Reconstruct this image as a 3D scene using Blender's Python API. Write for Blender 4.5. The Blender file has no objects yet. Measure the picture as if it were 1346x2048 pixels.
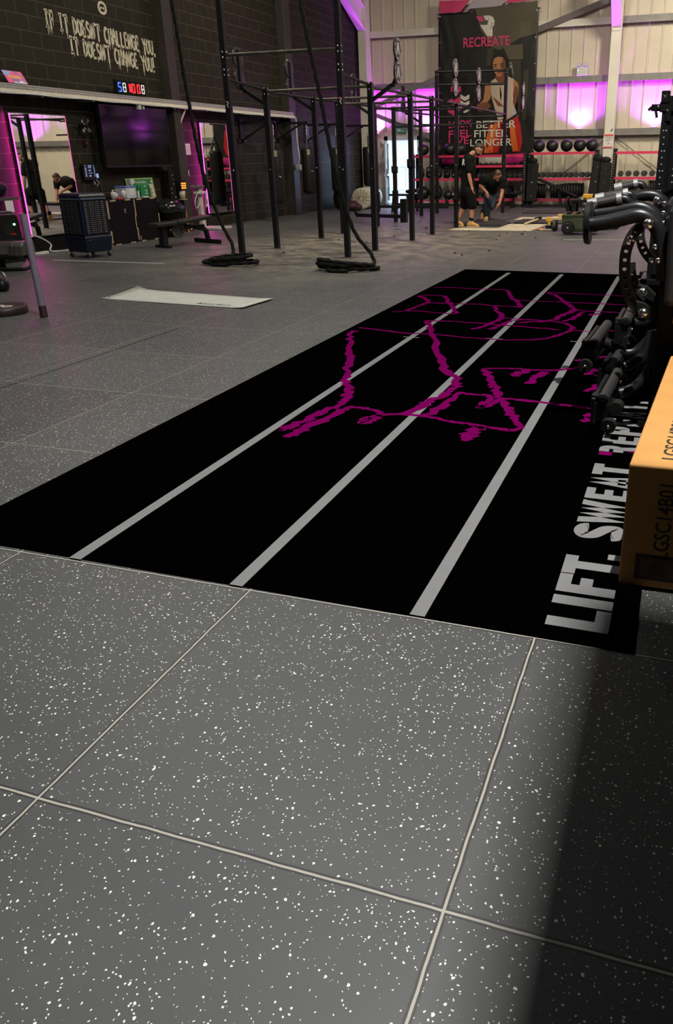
import bpy, bmesh, math, random
from mathutils import Vector, Matrix
random.seed(7)
C = bpy.context.scene.collection
SC = bpy.context.scene
PI = math.pi

# ------------------------------------------------------------------ camera
F_PX, CX, CY, CAM_H = 1568.5, 838.5, 953.0, 1.40
ROWS = ((0.95081781, 0.30953991, -0.01142554), (0.10649904, -0.36132688, -0.92633732), (-0.29086673, 0.87956121, -0.37652174))
cam = bpy.data.cameras.new('camera')
cam.sensor_fit = 'HORIZONTAL'; cam.sensor_width = 36.0
cam.lens = F_PX / 1346 * 36.0
cam.shift_x = (673 - CX) / 1346; cam.shift_y = (CY - 1024) / 1346
cam.clip_start = 0.05; cam.clip_end = 200
cam_o = bpy.data.objects.new('camera', cam); C.objects.link(cam_o)
r0, r1, r2 = (Vector(r) for r in ROWS)
cam_o.matrix_world = Matrix(((r0.x, -r1.x, -r2.x, 0), (r0.y, -r1.y, -r2.y, 0), (r0.z, -r1.z, -r2.z, CAM_H), (0, 0, 0, 1)))
SC.camera = cam_o

# ------------------------------------------------------------------ world, exposure, big lights
SC.view_settings.view_transform = 'Standard'; SC.view_settings.look = 'None'
SC.view_settings.gamma = 1.0; SC.view_settings.use_curve_mapping = False
SC.view_settings.exposure = 0.0
SC.cycles.use_denoising = True
SC.cycles.max_bounces = 6; SC.cycles.diffuse_bounces = 3; SC.cycles.glossy_bounces = 4
SC.cycles.sample_clamp_indirect = 4.0
W = bpy.data.worlds.new('sky'); SC.world = W; W.use_nodes = True
wn = W.node_tree.nodes; wl = W.node_tree.links
sky = wn.new('ShaderNodeTexSky'); sky.sky_type = 'NISHITA'; sky.sun_disc = False
sky.sun_elevation = math.radians(50); sky.sun_rotation = math.radians(200)
wl.new(sky.outputs[0], wn['Background'].inputs[0]); wn['Background'].inputs[1].default_value = 0.3

def area(name, loc, rot, sx, sy, power, col=(1, 1, 1), spread=180, parent=None):
    l = bpy.data.lights.new(name, 'AREA'); l.shape = 'RECTANGLE'; l.size = sx; l.size_y = sy
    l.energy = power; l.color = col; l.spread = math.radians(spread)
    o = bpy.data.objects.new(name, l); C.objects.link(o); o.location = loc; o.rotation_euler = rot
    if parent: o.parent = parent
    return o
# daylight falling in through the open door in the far wall
area('door_daylight', (-8.95, 29.2, 3.6), (math.radians(-62), 0, 0), 2.4, 1.8, 520, (0.62, 0.8, 1.0))

area('door_daylight', (-7.5, 28.9, 1.7), Vector((-2.8, -5.6, -.35)).to_track_quat('-Z', 'Y').to_euler(), 1.0, 1.6, 330, (0.42, 0.66, 1.0))

# ------------------------------------------------------------------ maths helpers
def ray(x, y):
    a, b = (x - CX) / F_PX, (y - CY) / F_PX
    return r0 * a + r1 * b + r2
def G(x, y, z=0.0):
    d = ray(x, y); return Vector((0, 0, CAM_H)) + d * ((z - CAM_H) / d.z)
def PY(x, y, Y):
    d = ray(x, y); return Vector((0, 0, CAM_H)) + d * (Y / d.y)
def PX(x, y, X):
    d = ray(x, y); return Vector((0, 0, CAM_H)) + d * (X / d.x)
V = Vector

# ------------------------------------------------------------------ materials
MATS = {}
def mat(name, col, rough=0.5, metal=0.0, var=0.12, scale=18.0, bump=0.0, emit=None, spec=0.5, bscale=None, coat=0.0):
    if name in MATS: return MATS[name]
    m = bpy.data.materials.new(name); m.use_nodes = True
    n = m.node_tree.nodes; l = m.node_tree.links; b = n['Principled BSDF']
    tc = n.new('ShaderNodeTexCoord'); nz = n.new('ShaderNodeTexNoise')
    nz.inputs['Scale'].default_value = scale; nz.inputs['Detail'].default_value = 4
    l.new(tc.outputs['Object'], nz.inputs['Vector'])
    rp = n.new('ShaderNodeValToRGB')
    rp.color_ramp.elements[0].position = 0.3; rp.color_ramp.elements[1].position = 0.7
    rp.color_ramp.elements[0].color = (*[c * (1 - var) for c in col], 1)
    rp.color_ramp.elements[1].color = (*[min(1, c * (1 + var)) for c in col], 1)
    l.new(nz.outputs['Fac'], rp.inputs['Fac']); l.new(rp.outputs['Color'], b.inputs['Base Color'])
    b.inputs['Roughness'].default_value = rough; b.inputs['Metallic'].default_value = metal
    b.inputs['Specular IOR Level'].default_value = spec; b.inputs['Coat Weight'].default_value = coat
    if bump:
        bp = n.new('ShaderNodeBump'); bp.inputs['Strength'].default_value = bump; bp.inputs['Distance'].default_value = 0.01
        nb = n.new('ShaderNodeTexNoise'); nb.inputs['Scale'].default_value = bscale or scale * 3; nb.inputs['Detail'].default_value = 5
        l.new(tc.outputs['Object'], nb.inputs['Vector'])
        l.new(nb.outputs['Fac'], bp.inputs['Height']); l.new(bp.outputs['Normal'], b.inputs['Normal'])
    if emit:
        b.inputs['Emission Color'].default_value = (*emit[0], 1); b.inputs['Emission Strength'].default_value = emit[1]
    MATS[name] = m
    return m

black = mat('black_powder_coat', (0.008, 0.008, 0.009), 0.42, 0.0, 0.2, 30, 0.05, spec=.25)
blacksat = mat('black_satin_tube', (0.012, 0.012, 0.013), 0.34, 0.1, 0.2, 20, 0.03, spec=.35)
rubber = mat('black_rubber', (0.010, 0.010, 0.010), 0.6, 0, 0.25, 40, 0.15, spec=.3)
matte = mat('matte_black', (0.006, 0.006, 0.006), 0.75, 0, 0.2, 30, spec=.2)
vinyl = mat('black_vinyl_pad', (0.014, 0.014, 0.014), 0.42, 0, 0.2, 14, 0.15)
leather = mat('bag_leather', (0.010, 0.009, 0.008), 0.45, 0, 0.25, 12, 0.25, spec=.3)
chrome = mat('chrome', (0.75, 0.74, 0.72), 0.22, 1.0, 0.05)
steel = mat('dull_steel', (0.35, 0.34, 0.33), 0.4, 0.9, 0.15)
white = mat('white_plastic', (0.55, 0.54, 0.5), 0.4, 0, 0.06)
cream = mat('cream_paint', (0.52, 0.49, 0.42), 0.5, 0, 0.08, 3, 0.05)
pinkshelf = mat('pink_shelf_edge', (0.62, 0.03, 0.10), 0.4, 0, 0.1)
printw = mat('white_print', (0.62, 0.60, 0.54), 0.6, 0, 0.05)
printp = mat('pink_print', (0.70, 0.07, 0.17), 0.45, 0, 0.08)
navy = mat('navy_plastic', (0.006, 0.010, 0.026), 0.4, 0, 0.15, spec=.35)
yellow = mat('yellow_tool', (0.75, 0.38, 0.03), 0.45, 0, 0.1)
orange = mat('orange_plastic', (0.75, 0.16, 0.03), 0.45, 0, 0.1)
green = mat('first_aid_green', (0.015, 0.20, 0.05), 0.4, 0, 0.1)
ply = mat('birch_ply_edge', (0.50, 0.36, 0.20), 0.6, 0, 0.2, 30)
clear = mat('pale_plastic', (0.50, 0.52, 0.52), 0.25, 0, 0.08)
red = mat('red_plastic', (0.60, 0.03, 0.03), 0.4, 0, 0.1)

# ------------------------------------------------------------------ mesh builder
class MB:
    def __init__(self): self.v, self.f, self.m, self.s = [], [], [], []
    def add(self, vs, fs, m=0, s=False):
        o = len(self.v); self.v += [V(p) for p in vs]
        for q in fs: self.f.append([i + o for i in q]); self.m.append(m); self.s.append(s)
        return self
    def box(self, c, d, m=0, R=None):
        c = V(c); h = V(d) / 2
        vs = [V((x, y, z)) for z in (-h.z, h.z) for y in (-h.y, h.y) for x in (-h.x, h.x)]
        if R: vs = [R @ p for p in vs]
        return self.add([p + c for p in vs], [(0, 2, 3, 1), (4, 5, 7, 6), (0, 1, 5, 4), (2, 6, 7, 3), (0, 4, 6, 2), (1, 3, 7, 5)], m)
    def span(self, a, b, m=0):
        a, b = V(a), V(b); return self.box((a + b) / 2, [abs(q) for q in (b - a)], m)
    def bar(self, a, b, w, h, m=0, up=(0, 0, 1)):
        a, b = V(a), V(b); d = b - a; L = d.length; z = d.normalized(); u = V(up)
        if abs(z.dot(u)) > .98: u = V((0, 1, 0))
        x = u.cross(z).normalized(); y = z.cross(x)
        R = Matrix((x, y, z)).transposed()
        return self.box((a + b) / 2, (w, h, L), m, R)
    def cyl(self, a, b, r, r2=None, n=16, m=0, caps=True, s=True):
        a, b = V(a), V(b); r2 = r if r2 is None else r2; z = (b - a).normalized()
        u = V((0, 0, 1)) if abs(z.z) < .9 else V((1, 0, 0))
        x = u.cross(z).normalized(); y = z.cross(x)
        vs = []
        for p, q in ((a, r), (b, r2)):
            vs += [p + (x * math.cos(2 * PI * i / n) + y * math.sin(2 * PI * i / n)) * q for i in range(n)]
        self.add(vs, [(i, (i + 1) % n, n + (i + 1) % n, n + i) for i in range(n)], m, s)
        if caps: self.add(vs, [list(range(n))[::-1], list(range(n, 2 * n))], m)
        return self
    def tube(self, path, r, n=10, m=0, twist=0.0, lobes=3, amp=.22, caps=True):
        P = [V(p) for p in path]; rings = []; x = None; dist = 0
        for i, p in enumerate(P):
            t = (P[min(i + 1, len(P) - 1)] - P[max(i - 1, 0)]).normalized()
            if x is None:
                u = V((0, 0, 1)) if abs(t.z) < .9 else V((1, 0, 0)); x = u.cross(t).normalized()
            else: x = (x - t * x.dot(t)).normalized()
            y = t.cross(x)
            if i: dist += (p - P[i - 1]).length
            rr = r[i] if isinstance(r, (list, tuple)) else r
            ring = []
            for k in range(n):
                a = 2 * PI * k / n
                q = rr * (1 + amp * math.cos(lobes * a - twist * dist)) if twist else rr
                ring.append(p + (x * math.cos(a) + y * math.sin(a)) * q)
            rings.append(ring)
        vs = [q for g in rings for q in g]; fs = []
        for i in range(len(P) - 1):
            for k in range(n): fs.append((i * n + k, i * n + (k + 1) % n, (i + 1) * n + (k + 1) % n, (i + 1) * n + k))
        self.add(vs, fs, m, True)
        if caps: self.add(rings[0] + rings[-1], [list(range(n))[::-1], list(range(n, 2 * n))], m)
        return self
    def ell(self, c, r, nu=16, nv=10, m=0, R=None):
        c = V(c); r = (r, r, r) if isinstance(r, (int, float)) else r; vs = []
        for j in range(1, nv):
            t = PI * j / nv
            for i in range(nu):
                a = 2 * PI * i / nu
                vs.append(V((r[0] * math.sin(t) * math.cos(a), r[1] * math.sin(t) * math.sin(a), r[2] * math.cos(t))))
        vs += [V((0, 0, r[2])), V((0, 0, -r[2]))]
        if R: vs = [R @ p for p in vs]
        fs = [(j * nu + i, (j + 1) * nu + i, (j + 1) * nu + (i + 1) % nu, j * nu + (i + 1) % nu) for j in range(nv - 2) for i in range(nu)]
        T = (nv - 1) * nu
        fs += [(T, i, (i + 1) % nu) for i in range(nu)]
        fs += [(T + 1, (nv - 2) * nu + (i + 1) % nu, (nv - 2) * nu + i) for i in range(nu)]
        return self.add([p + c for p in vs], fs, m, True)
    def lathe(self, prof, c=(0, 0, 0), n=20, m=0, axis=None):
        c = V(c); vs = []; z = V(axis or (0, 0, 1)).normalized()
        u = V((1, 0, 0)) if abs(z.x) < .9 else V((0, 0, 1))
        x = u.cross(z).normalized() if abs(z.z) < .99 else V((1, 0, 0)); y = z.cross(x)
        for r, h in prof:
            r = max(r, 1e-4)
            vs += [c + z * h + (x * math.cos(2 * PI * i / n) + y * math.sin(2 * PI * i / n)) * r for i in range(n)]
        fs = [(j * n + i, j * n + (i + 1) % n, (j + 1) * n + (i + 1) % n, (j + 1) * n + i) for j in range(len(prof) - 1) for i in range(n)]
        return self.add(vs, fs, m, True)
    def prism(self, poly, o, ux, uy, d, m=0):
        o, ux, uy = V(o), V(ux), V(uy); nn = ux.cross(uy).normalized() * d; k = len(poly)
        a = [o + ux * p[0] + uy * p[1] for p in poly]; vs = a + [p + nn for p in a]
        fs = [list(range(k))[::-1], list(range(k, 2 * k))] + [(i, (i + 1) % k, k + (i + 1) % k, k + i) for i in range(k)]
        return self.add(vs, fs, m)
    def flat(self, pts, m=0):
        return self.add(pts, [list(range(len(pts)))], m)
    def ribbon(self, pts, w, z=None, m=0, normal=(0, 0, 1), jag=0.0):
        P = [V(p) for p in pts]; nn = V(normal); L, Rr = [], []
        for i, p in enumerate(P):
            t = (P[min(i + 1, len(P) - 1)] - P[max(i - 1, 0)]).normalized(); s = nn.cross(t).normalized()
            q = (w[i] if isinstance(w, (list, tuple)) else w) / 2
            L.append(p + s * q * (1 + jag * random.uniform(-1, 1))); Rr.append(p - s * q * (1 + jag * random.uniform(-1, 1)))
        k = len(P)
        return self.add(L + Rr, [(i, k + i, k + i + 1, i + 1) for i in range(k - 1)], m)

def wm(o):
    M = o.matrix_basis.copy()
    while o.parent: o = o.parent; M = o.matrix_basis @ M
    return M
def obj(name, mb, ms, parent=None, loc=None, rz=0.0, bevel=0.0, seg=2, remesh=0.0, smooth_it=0):
    """link a builder given in world coordinates as one mesh object (under parent, or with its origin at loc)"""
    me = bpy.data.meshes.new(name); ms = ms if isinstance(ms, (list, tuple)) else [ms]
    o = bpy.data.objects.new(name, me); C.objects.link(o)
    if parent is not None:
        o.parent = parent; I = wm(parent).inverted()
    else:
        if loc is None:
            mn = [min(p[i] for p in mb.v) for i in range(3)]; mx = [max(p[i] for p in mb.v) for i in range(3)]
            loc = ((mn[0] + mx[0]) / 2, (mn[1] + mx[1]) / 2, mn[2])
        o.location = loc; o.rotation_euler = (0, 0, rz); I = o.matrix_basis.inverted()
    me.from_pydata([I @ p for p in mb.v], [], mb.f); me.update()
    for k in ms: me.materials.append(k)
    for p, a, b in zip(me.polygons, mb.m, mb.s): p.material_index = a; p.use_smooth = b
    if remesh:
        md = o.modifiers.new('remesh', 'REMESH'); md.mode = 'VOXEL'; md.voxel_size = remesh; md.use_smooth_shade = True
        if smooth_it:
            sm = o.modifiers.new('smooth', 'SMOOTH'); sm.factor = 0.5; sm.iterations = smooth_it
    if bevel:
        md = o.modifiers.new('bevel', 'BEVEL'); md.width = bevel; md.segments = seg; md.limit_method = 'ANGLE'; md.angle_limit = math.radians(40)
    return o
def tag(o, label, cat, group=None):
    o['label'] = label; o['category'] = cat
    if group: o['group'] = group
    return o
def thing(name, label, cat, loc=(0, 0, 0), rz=0.0, group=None):
    o = bpy.data.objects.new(name, None); C.objects.link(o); o.empty_display_size = .1
    o.location = loc; o.rotation_euler = (0, 0, rz); return tag(o, label, cat, group)
def struct(name, mb, m, bevel=0.0):
    o = obj(name, mb, m, loc=(0, 0, 0), bevel=bevel); o['kind'] = 'structure'; return o
def dup(root, loc, rz=None, label=None, group=None):
    r = root.copy(); C.objects.link(r); r.location = loc
    if rz is not None: r.rotation_euler = (0, 0, rz)
    if label: r['label'] = label
    if group: r['group'] = group
    for ch in list(root.children):
        c = ch.copy(); C.objects.link(c); c.parent = r
        for g in list(ch.children):
            d = g.copy(); C.objects.link(d); d.parent = c
    return r
ORD = ['first', 'second', 'third', 'fourth', 'fifth', 'sixth', 'seventh', 'eighth', 'ninth', 'tenth', 'eleventh', 'twelfth', 'thirteenth']

def letters(mb, s, o, ux, uy, w, h, m=0, bold=0.0, d=0.0015, lift=0.0):
    """block lettering filled into a w x h rectangle at o (ux along the line, uy up)"""
    cu = bpy.data.curves.new('lettering', 'FONT'); cu.body = s; cu.size = 1; cu.offset = bold; cu.resolution_u = 3
    to = bpy.data.objects.new('lettering', cu); C.objects.link(to)
    bpy.context.view_layer.update()
    me = bpy.data.meshes.new_from_object(to.evaluated_get(bpy.context.evaluated_depsgraph_get()))
    bpy.data.objects.remove(to); bpy.data.curves.remove(cu)
    xs = [v.co.x for v in me.vertices]; ys = [v.co.y for v in me.vertices]
    x0, x1, y0, y1 = min(xs), max(xs), min(ys), max(ys)
    ux, uy = V(ux).normalized(), V(uy).normalized(); nn = ux.cross(uy); o = V(o)
    vs = [o + ux * ((v.co.x - x0) / (x1 - x0) * w) + uy * ((v.co.y - y0) / (y1 - y0) * h) + nn * lift for v in me.vertices]
    mb.add(vs, [list(p.vertices) for p in me.polygons], m)
    bpy.data.meshes.remove(me)
    return mb
def bez(pts, n=6):
    """smooth path through the points (Catmull-Rom)"""
    P = [V(p) for p in pts]; P = [P[0] * 2 - P[1]] + P + [P[-1] * 2 - P[-2]]; out = []
    for i in range(1, len(P) - 2):
        a, b, c, d = P[i - 1:i + 3]
        for k in range(n):
            t = k / n
            out.append(.5 * ((2 * b) + (c - a) * t + (2 * a - 5 * b + 4 * c - d) * t * t + (3 * b - a - 3 * c + d) * t ** 3))
    return out + [P[-2]]

# tuning of the lamps; the ceiling ones are unseen, added to light the hall
DECK_Y = 2.545
LAMPS = ((.495, 2.6, 900, 180, 0, (1.0, .985, .95), 'small unseen floodlight added over the right side, near the photographer'),
         (-4.6, 6.6, 100, 180, 0, (.93, .97, 1.0), 'unseen cool white light added over the middle, left of the track mat'),
         (-9.0, 10.5, 95, 180, 0, (1.0, .92, .74), 'unseen warm white light added along the left wall, above the slogan'),
         (-9.0, 17.0, 70, 180, 0, (1.0, .92, .74), 'unseen warm white light added along the left wall, above the punch bags'),
         (-3.6, 13.5, 480, 180, 28, (1.0, .91, .74), 'unseen warm white light added over the middle of the hall, beside the rig'),
         (0.6, 20.0, 600, 180, 28, (1.0, .91, .74), 'unseen warm white light added over the right side, towards the far wall'))
WASH1, WASH2 = 210, 400
LEDS, GLOW = 4, 7

# ================================================================== THE SETTING
def nodes(m): return m.node_tree.nodes, m.node_tree.links, m.node_tree.nodes['Principled BSDF']
def mth(n, l, op, a, b=None):
    k = n.new('ShaderNodeMath'); k.operation = op
    for i, q in enumerate((a, b)):
        if q is None: continue
        if isinstance(q, (int, float)): k.inputs[i].default_value = q
        else: l.new(q, k.inputs[i])
    return k.outputs[0]
def mixc(n, l, f, a, b):
    k = n.new('ShaderNodeMix'); k.data_type = 'RGBA'
    for i, q in ((0, f), (6, a), (7, b)):
        if isinstance(q, tuple): k.inputs[i].default_value = (*q, 1)
        elif isinstance(q, (int, float)): k.inputs[i].default_value = q
        else: l.new(q, k.inputs[i])
    return k.outputs[2]

def floor_mat():
    m = bpy.data.materials.new('speckled_rubber_tiles'); m.use_nodes = True; n, l, b = nodes(m)
    tc = n.new('ShaderNodeTexCoord'); sx = n.new('ShaderNodeSeparateXYZ'); l.new(tc.outputs['Object'], sx.inputs[0])
    def seam(out, off, per):
        u = mth(n, l, 'DIVIDE', mth(n, l, 'SUBTRACT', out, off), per)
        fr = mth(n, l, 'FRACT', mth(n, l, 'ADD', u, 200.5))
        d = mth(n, l, 'MULTIPLY', mth(n, l, 'SUBTRACT', fr, 0.5), per)
        return d, mth(n, l, 'FLOOR', mth(n, l, 'ADD', u, 200.0))
    dx, ix = seam(sx.outputs[0], -0.318, 1.005); dy, iy = seam(sx.outputs[1], 1.084, 1.011)
    jx = n.new('ShaderNodeTexNoise'); jx.inputs['Scale'].default_value = 9; l.new(tc.outputs['Object'], jx.inputs['Vector'])
    jit = mth(n, l, 'MULTIPLY', mth(n, l, 'SUBTRACT', jx.outputs['Fac'], .5), .006)
    ax = mth(n, l, 'ABSOLUTE', mth(n, l, 'ADD', dx, jit)); ay = mth(n, l, 'ABSOLUTE', mth(n, l, 'ADD', dy, jit)); near = mth(n, l, 'MINIMUM', ax, ay)
    line = mth(n, l, 'LESS_THAN', near, 0.0029)
    groove = mth(n, l, 'LESS_THAN', near, 0.0085)
    # flecks
    def flecks(scale, lo, hi):
        vo = n.new('ShaderNodeTexVoronoi'); vo.inputs['Scale'].default_value = scale; vo.inputs['Randomness'].default_value = 1.0
        nd = n.new('ShaderNodeTexNoise'); nd.inputs['Scale'].default_value = 160; l.new(tc.outputs['Object'], nd.inputs['Vector'])
        mp = n.new('ShaderNodeVectorMath'); mp.operation = 'MULTIPLY_ADD'; l.new(nd.outputs['Color'], mp.inputs[0]); mp.inputs[1].default_value = (.007, .007, 0)
        l.new(tc.outputs['Object'], mp.inputs[2]); l.new(mp.outputs[0], vo.inputs['Vector'])
        sc = n.new('ShaderNodeSeparateColor'); l.new(vo.outputs['Color'], sc.inputs[0])
        thr = n.new('ShaderNodeMapRange'); l.new(sc.outputs[0], thr.inputs[0]); thr.inputs[1].default_value = lo; thr.inputs[2].default_value = 1.0
        thr.inputs[3].default_value = 0.0; thr.inputs[4].default_value = hi
        return mth(n, l, 'LESS_THAN', vo.outputs['Distance'], thr.outputs[0])
    fk = mth(n, l, 'MAXIMUM', flecks(118, .34, .27), flecks(62, .38, .22))
    # base colour: each tile a little different, wear and dust in patches
    cb = n.new('ShaderNodeCombineXYZ'); l.new(ix, cb.inputs[0]); l.new(iy, cb.inputs[1])
    wnz = n.new('ShaderNodeTexWhiteNoise'); l.new(cb.outputs[0], wnz.inputs['Vector'])
    base = mixc(n, l, wnz.outputs['Value'], (0.044, 0.0465, 0.0475), (0.060, 0.061, 0.060))
    n2 = n.new('ShaderNodeTexNoise'); n2.inputs['Scale'].default_value = 2.2; n2.inputs['Detail'].default_value = 8; n2.inputs['Roughness'].default_value = .65
    l.new(tc.outputs['Object'], n2.inputs['Vector'])
    r2_ = n.new('ShaderNodeMapRange'); l.new(n2.outputs['Fac'], r2_.inputs[0]); r2_.inputs[1].default_value = .35; r2_.inputs[2].default_value = .75
    base = mixc(n, l, mth(n, l, 'MULTIPLY', r2_.outputs[0], .30), base, (0.084, 0.082, 0.076))
    # chalk and dust trodden in under the rig
    gx = mth(n, l, 'DIVIDE', mth(n, l, 'ADD', sx.outputs[0], 5.4), 2.6); gy = mth(n, l, 'DIVIDE', mth(n, l, 'SUBTRACT', sx.outputs[1], 13.2), 4.5)
    rad = mth(n, l, 'ADD', mth(n, l, 'MULTIPLY', gx, gx), mth(n, l, 'MULTIPLY', gy, gy))
    inz = n.new('ShaderNodeMapRange'); l.new(rad, inz.inputs[0]); inz.inputs[1].default_value = 1.4; inz.inputs[2].default_value = .1
    n3 = n.new('ShaderNodeTexNoise'); n3.inputs['Scale'].default_value = 3.2; n3.inputs['Detail'].default_value = 9; n3.inputs['Roughness'].default_value = .7
    l.new(tc.outputs['Object'], n3.inputs['Vector'])
    ch = n.new('ShaderNodeMapRange'); l.new(n3.outputs['Fac'], ch.inputs[0]); ch.inputs[1].default_value = .42; ch.inputs[2].default_value = .60
    base = mixc(n, l, mth(n, l, 'MULTIPLY', mth(n, l, 'MULTIPLY', inz.outputs[0], ch.outputs[0]), .9), base, (0.25, 0.215, 0.155))
    col = mixc(n, l, fk, base, (0.72, 0.70, 0.63))
    col = mixc(n, l, groove, col, (0.022, 0.021, 0.020)); col = mixc(n, l, line, col, (0.33, 0.31, 0.265))
    l.new(col, b.inputs['Base Color'])
    rr = n.new('ShaderNodeMapRange'); l.new(n2.outputs['Fac'], rr.inputs[0]); rr.inputs[3].default_value = .36; rr.inputs[4].default_value = .60
    l.new(rr.outputs[0], b.inputs['Roughness']); b.inputs['Specular IOR Level'].default_value = .5
    fine = n.new('ShaderNodeTexNoise'); fine.inputs['Scale'].default_value = 420; l.new(tc.outputs['Object'], fine.inputs['Vector'])
    hgt = mth(n, l, 'SUBTRACT', mth(n, l, 'MULTIPLY', fine.outputs['Fac'], .12), mth(n, l, 'MULTIPLY', groove, 1.0))
    bp = n.new('ShaderNodeBump'); bp.inputs['Strength'].default_value = .35; bp.inputs['Distance'].default_value = .004
    l.new(hgt, bp.inputs['Height']); l.new(bp.outputs['Normal'], b.inputs['Normal'])
    return m
FLOOR = floor_mat()

def block_mat(name, c1, c2, cm):
    m = bpy.data.materials.new(name); m.use_nodes = True; n, l, b = nodes(m)
    tc = n.new('ShaderNodeTexCoord'); sx = n.new('ShaderNodeSeparateXYZ'); l.new(tc.outputs['Object'], sx.inputs[0])
    cb = n.new('ShaderNodeCombineXYZ'); l.new(mth(n, l, 'ADD', sx.outputs[0], sx.outputs[1]), cb.inputs[0]); l.new(mth(n, l, 'ADD', sx.outputs[2], 0.035), cb.inputs[1])
    br = n.new('ShaderNodeTexBrick'); l.new(cb.outputs[0], br.inputs['Vector'])
    br.inputs['Scale'].default_value = 1.0; br.inputs['Brick Width'].default_value = .45; br.inputs['Row Height'].default_value = .225
    br.inputs['Mortar Size'].default_value = .0075; br.inputs['Mortar Smooth'].default_value = .1
    br.inputs['Color1'].default_value = (*c1, 1); br.inputs['Color2'].default_value = (*c2, 1); br.inputs['Mortar'].default_value = (*cm, 1)
    nz = n.new('ShaderNodeTexNoise'); nz.inputs['Scale'].default_value = 3.5; nz.inputs['Detail'].default_value = 6; l.new(tc.outputs['Object'], nz.inputs['Vector'])
    f = n.new('ShaderNodeMapRange'); l.new(nz.outputs['Fac'], f.inputs[0]); f.inputs[3].default_value = .75; f.inputs[4].default_value = 1.2
    k = n.new('ShaderNodeVectorMath'); k.operation = 'SCALE'; l.new(br.outputs['Color'], k.inputs[0]); l.new(f.outputs[0], k.inputs['Scale'])
    l.new(k.outputs[0], b.inputs['Base Color']); b.inputs['Roughness'].default_value = .7; b.inputs['Specular IOR Level'].default_value = .2
    g = n.new('ShaderNodeTexNoise'); g.inputs['Scale'].default_value = 60; g.inputs['Detail'].default_value = 6; l.new(tc.outputs['Object'], g.inputs['Vector'])
    h = mth(n, l, 'ADD', mth(n, l, 'MULTIPLY', br.outputs['Fac'], -1.0), mth(n, l, 'MULTIPLY', g.outputs['Fac'], .25))
    bp = n.new('ShaderNodeBump'); bp.inputs['Strength'].default_value = .8; bp.inputs['Distance'].default_value = .012
    l.new(h, bp.inputs['Height']); l.new(bp.outputs['Normal'], b.inputs['Normal'])
    return m
BLOCK = block_mat('dark_painted_blockwork', (0.027, 0.022, 0.0135), (0.021, 0.0175, 0.011), (0.075, 0.063, 0.043))
PIER = mat('dark_painted_pier', (0.034, 0.028, 0.022), .5, 0, .15, 4, .2, bscale=60)
CLAD = mat('cream_steel_cladding', (0.58, 0.51, 0.39), .55, 0, .06, 1.5)
GIRT = mat('galvanised_rail', (0.20, 0.19, 0.17), .5, .2, .12, 6)
CREAMSTEEL = mat('cream_painted_steel', (0.66, 0.62, 0.52), .5, 0, .06, 2)
DARKWALL = mat('charcoal_wall', (0.03, 0.028, 0.026), .7, 0, .15, 2)

XW, YF, ZC = -10.3, 26.0, 7.4
struct('floor', MB().span((-10.6, -4, -.12), (7, 26.4, 0)), FLOOR)
# a second layer of the same tiles, on the left in front
struct('floor_raised_tiles', MB().span((-9.6, .6, 0), (-4.255, 6.01, .005)), FLOOR)
# left wall: blockwork with dark piers
struct('wall_left', MB().span((-10.6, -4, 0), (XW, 26.0, ZC)), BLOCK)
for i, (a, b) in enumerate(((10.02 - 5.2, 10.3 - 5.2), (9.9, 10.2), (15.02, 15.3), (20.2, 20.55))):
    if i == 1: continue
    struct('trim_%d' % (i + 1), MB().span((XW, a, 0), (-10.08, b, ZC)), PIER, .01)
# far wall: ribbed cladding sheet above and beside the door opening
def clad(name, x0, x1, z0, z1):
    mb = MB(); x = x0; prof = []
    while x < x1 - 1e-3:
        for dx, dy in ((0, 0), (.30, 0), (.315, -.025), (.345, -.025)):
            if x + dx < x1: prof.append((x + dx, YF + dy))
        x += .36
    prof.append((x1, YF)); k = len(prof)
    vs = [(a, b, z0) for a, b in prof] + [(a, b, z1) for a, b in prof]
    mb.add(vs, [(i, i + 1, k + i + 1, k + i) for i in range(k - 1)])
    mb.span((x0, YF + .02, z0), (x1, YF + .12, z1))
    return struct(name, mb, CLAD)
DX0, DX1, DZ = -9.50, -8.50, 1.93
clad('wall_far', -8.40, 7.0, 0, ZC); clad('wall_far_over_door', -10.3, -8.40, 2.05, ZC); clad('wall_far_corner', -10.3, -9.62, 0, 2.05)
struct('trim_5', MB().span((-9.62, 25.9, 0), (-9.5, 26.1, 2.05)).span((-8.5, 25.9, 0), (-8.40, 26.1, 2.05)).span((-9.62, 25.9, DZ), (-8.40, 26.1, 2.05)), mat('door_frame_paint', (.55, .58, .6), .4))
# horizontal sheeting rails and the end frame of the building
for i, z in enumerate((2.06, 3.49, 4.95, 6.3)):
    for j, (a, b) in enumerate(((-9.95, -2.62), (-2.36, 5.0), (5.25, 7.0))):
        if j == 0 and i == 0: a = -8.3
        struct('trim_%d' % (6 + i * 3 + j), MB().span((a, 25.78, z - .06), (b, 25.98, z + .06)).span((a, 25.78, z - .11), (b, 25.795, z + .07)), GIRT if i != 2 or j else CREAMSTEEL)
def column(name, x):
    mb = MB().span((x - .13, 25.42, 0), (x + .13, 25.445, ZC)).span((x - .13, 25.74, 0), (x + .13, 25.765, ZC)).span((x - .02, 25.44, 0), (x + .02, 25.75, ZC))
    return mb
mb = column('c', -2.46); mb.bar((-2.46, 25.43, 4.7), (-2.46, 24.0, 5.9), .26, .03); mb.bar((-2.46, 25.43, 4.95), (-2.46, 24.2, 6.0), .03, .4)
mb.span((-2.58, 25.40, 4.62), (-2.34, 25.46, 4.68)); struct('column_1', mb, CREAMSTEEL)
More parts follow.
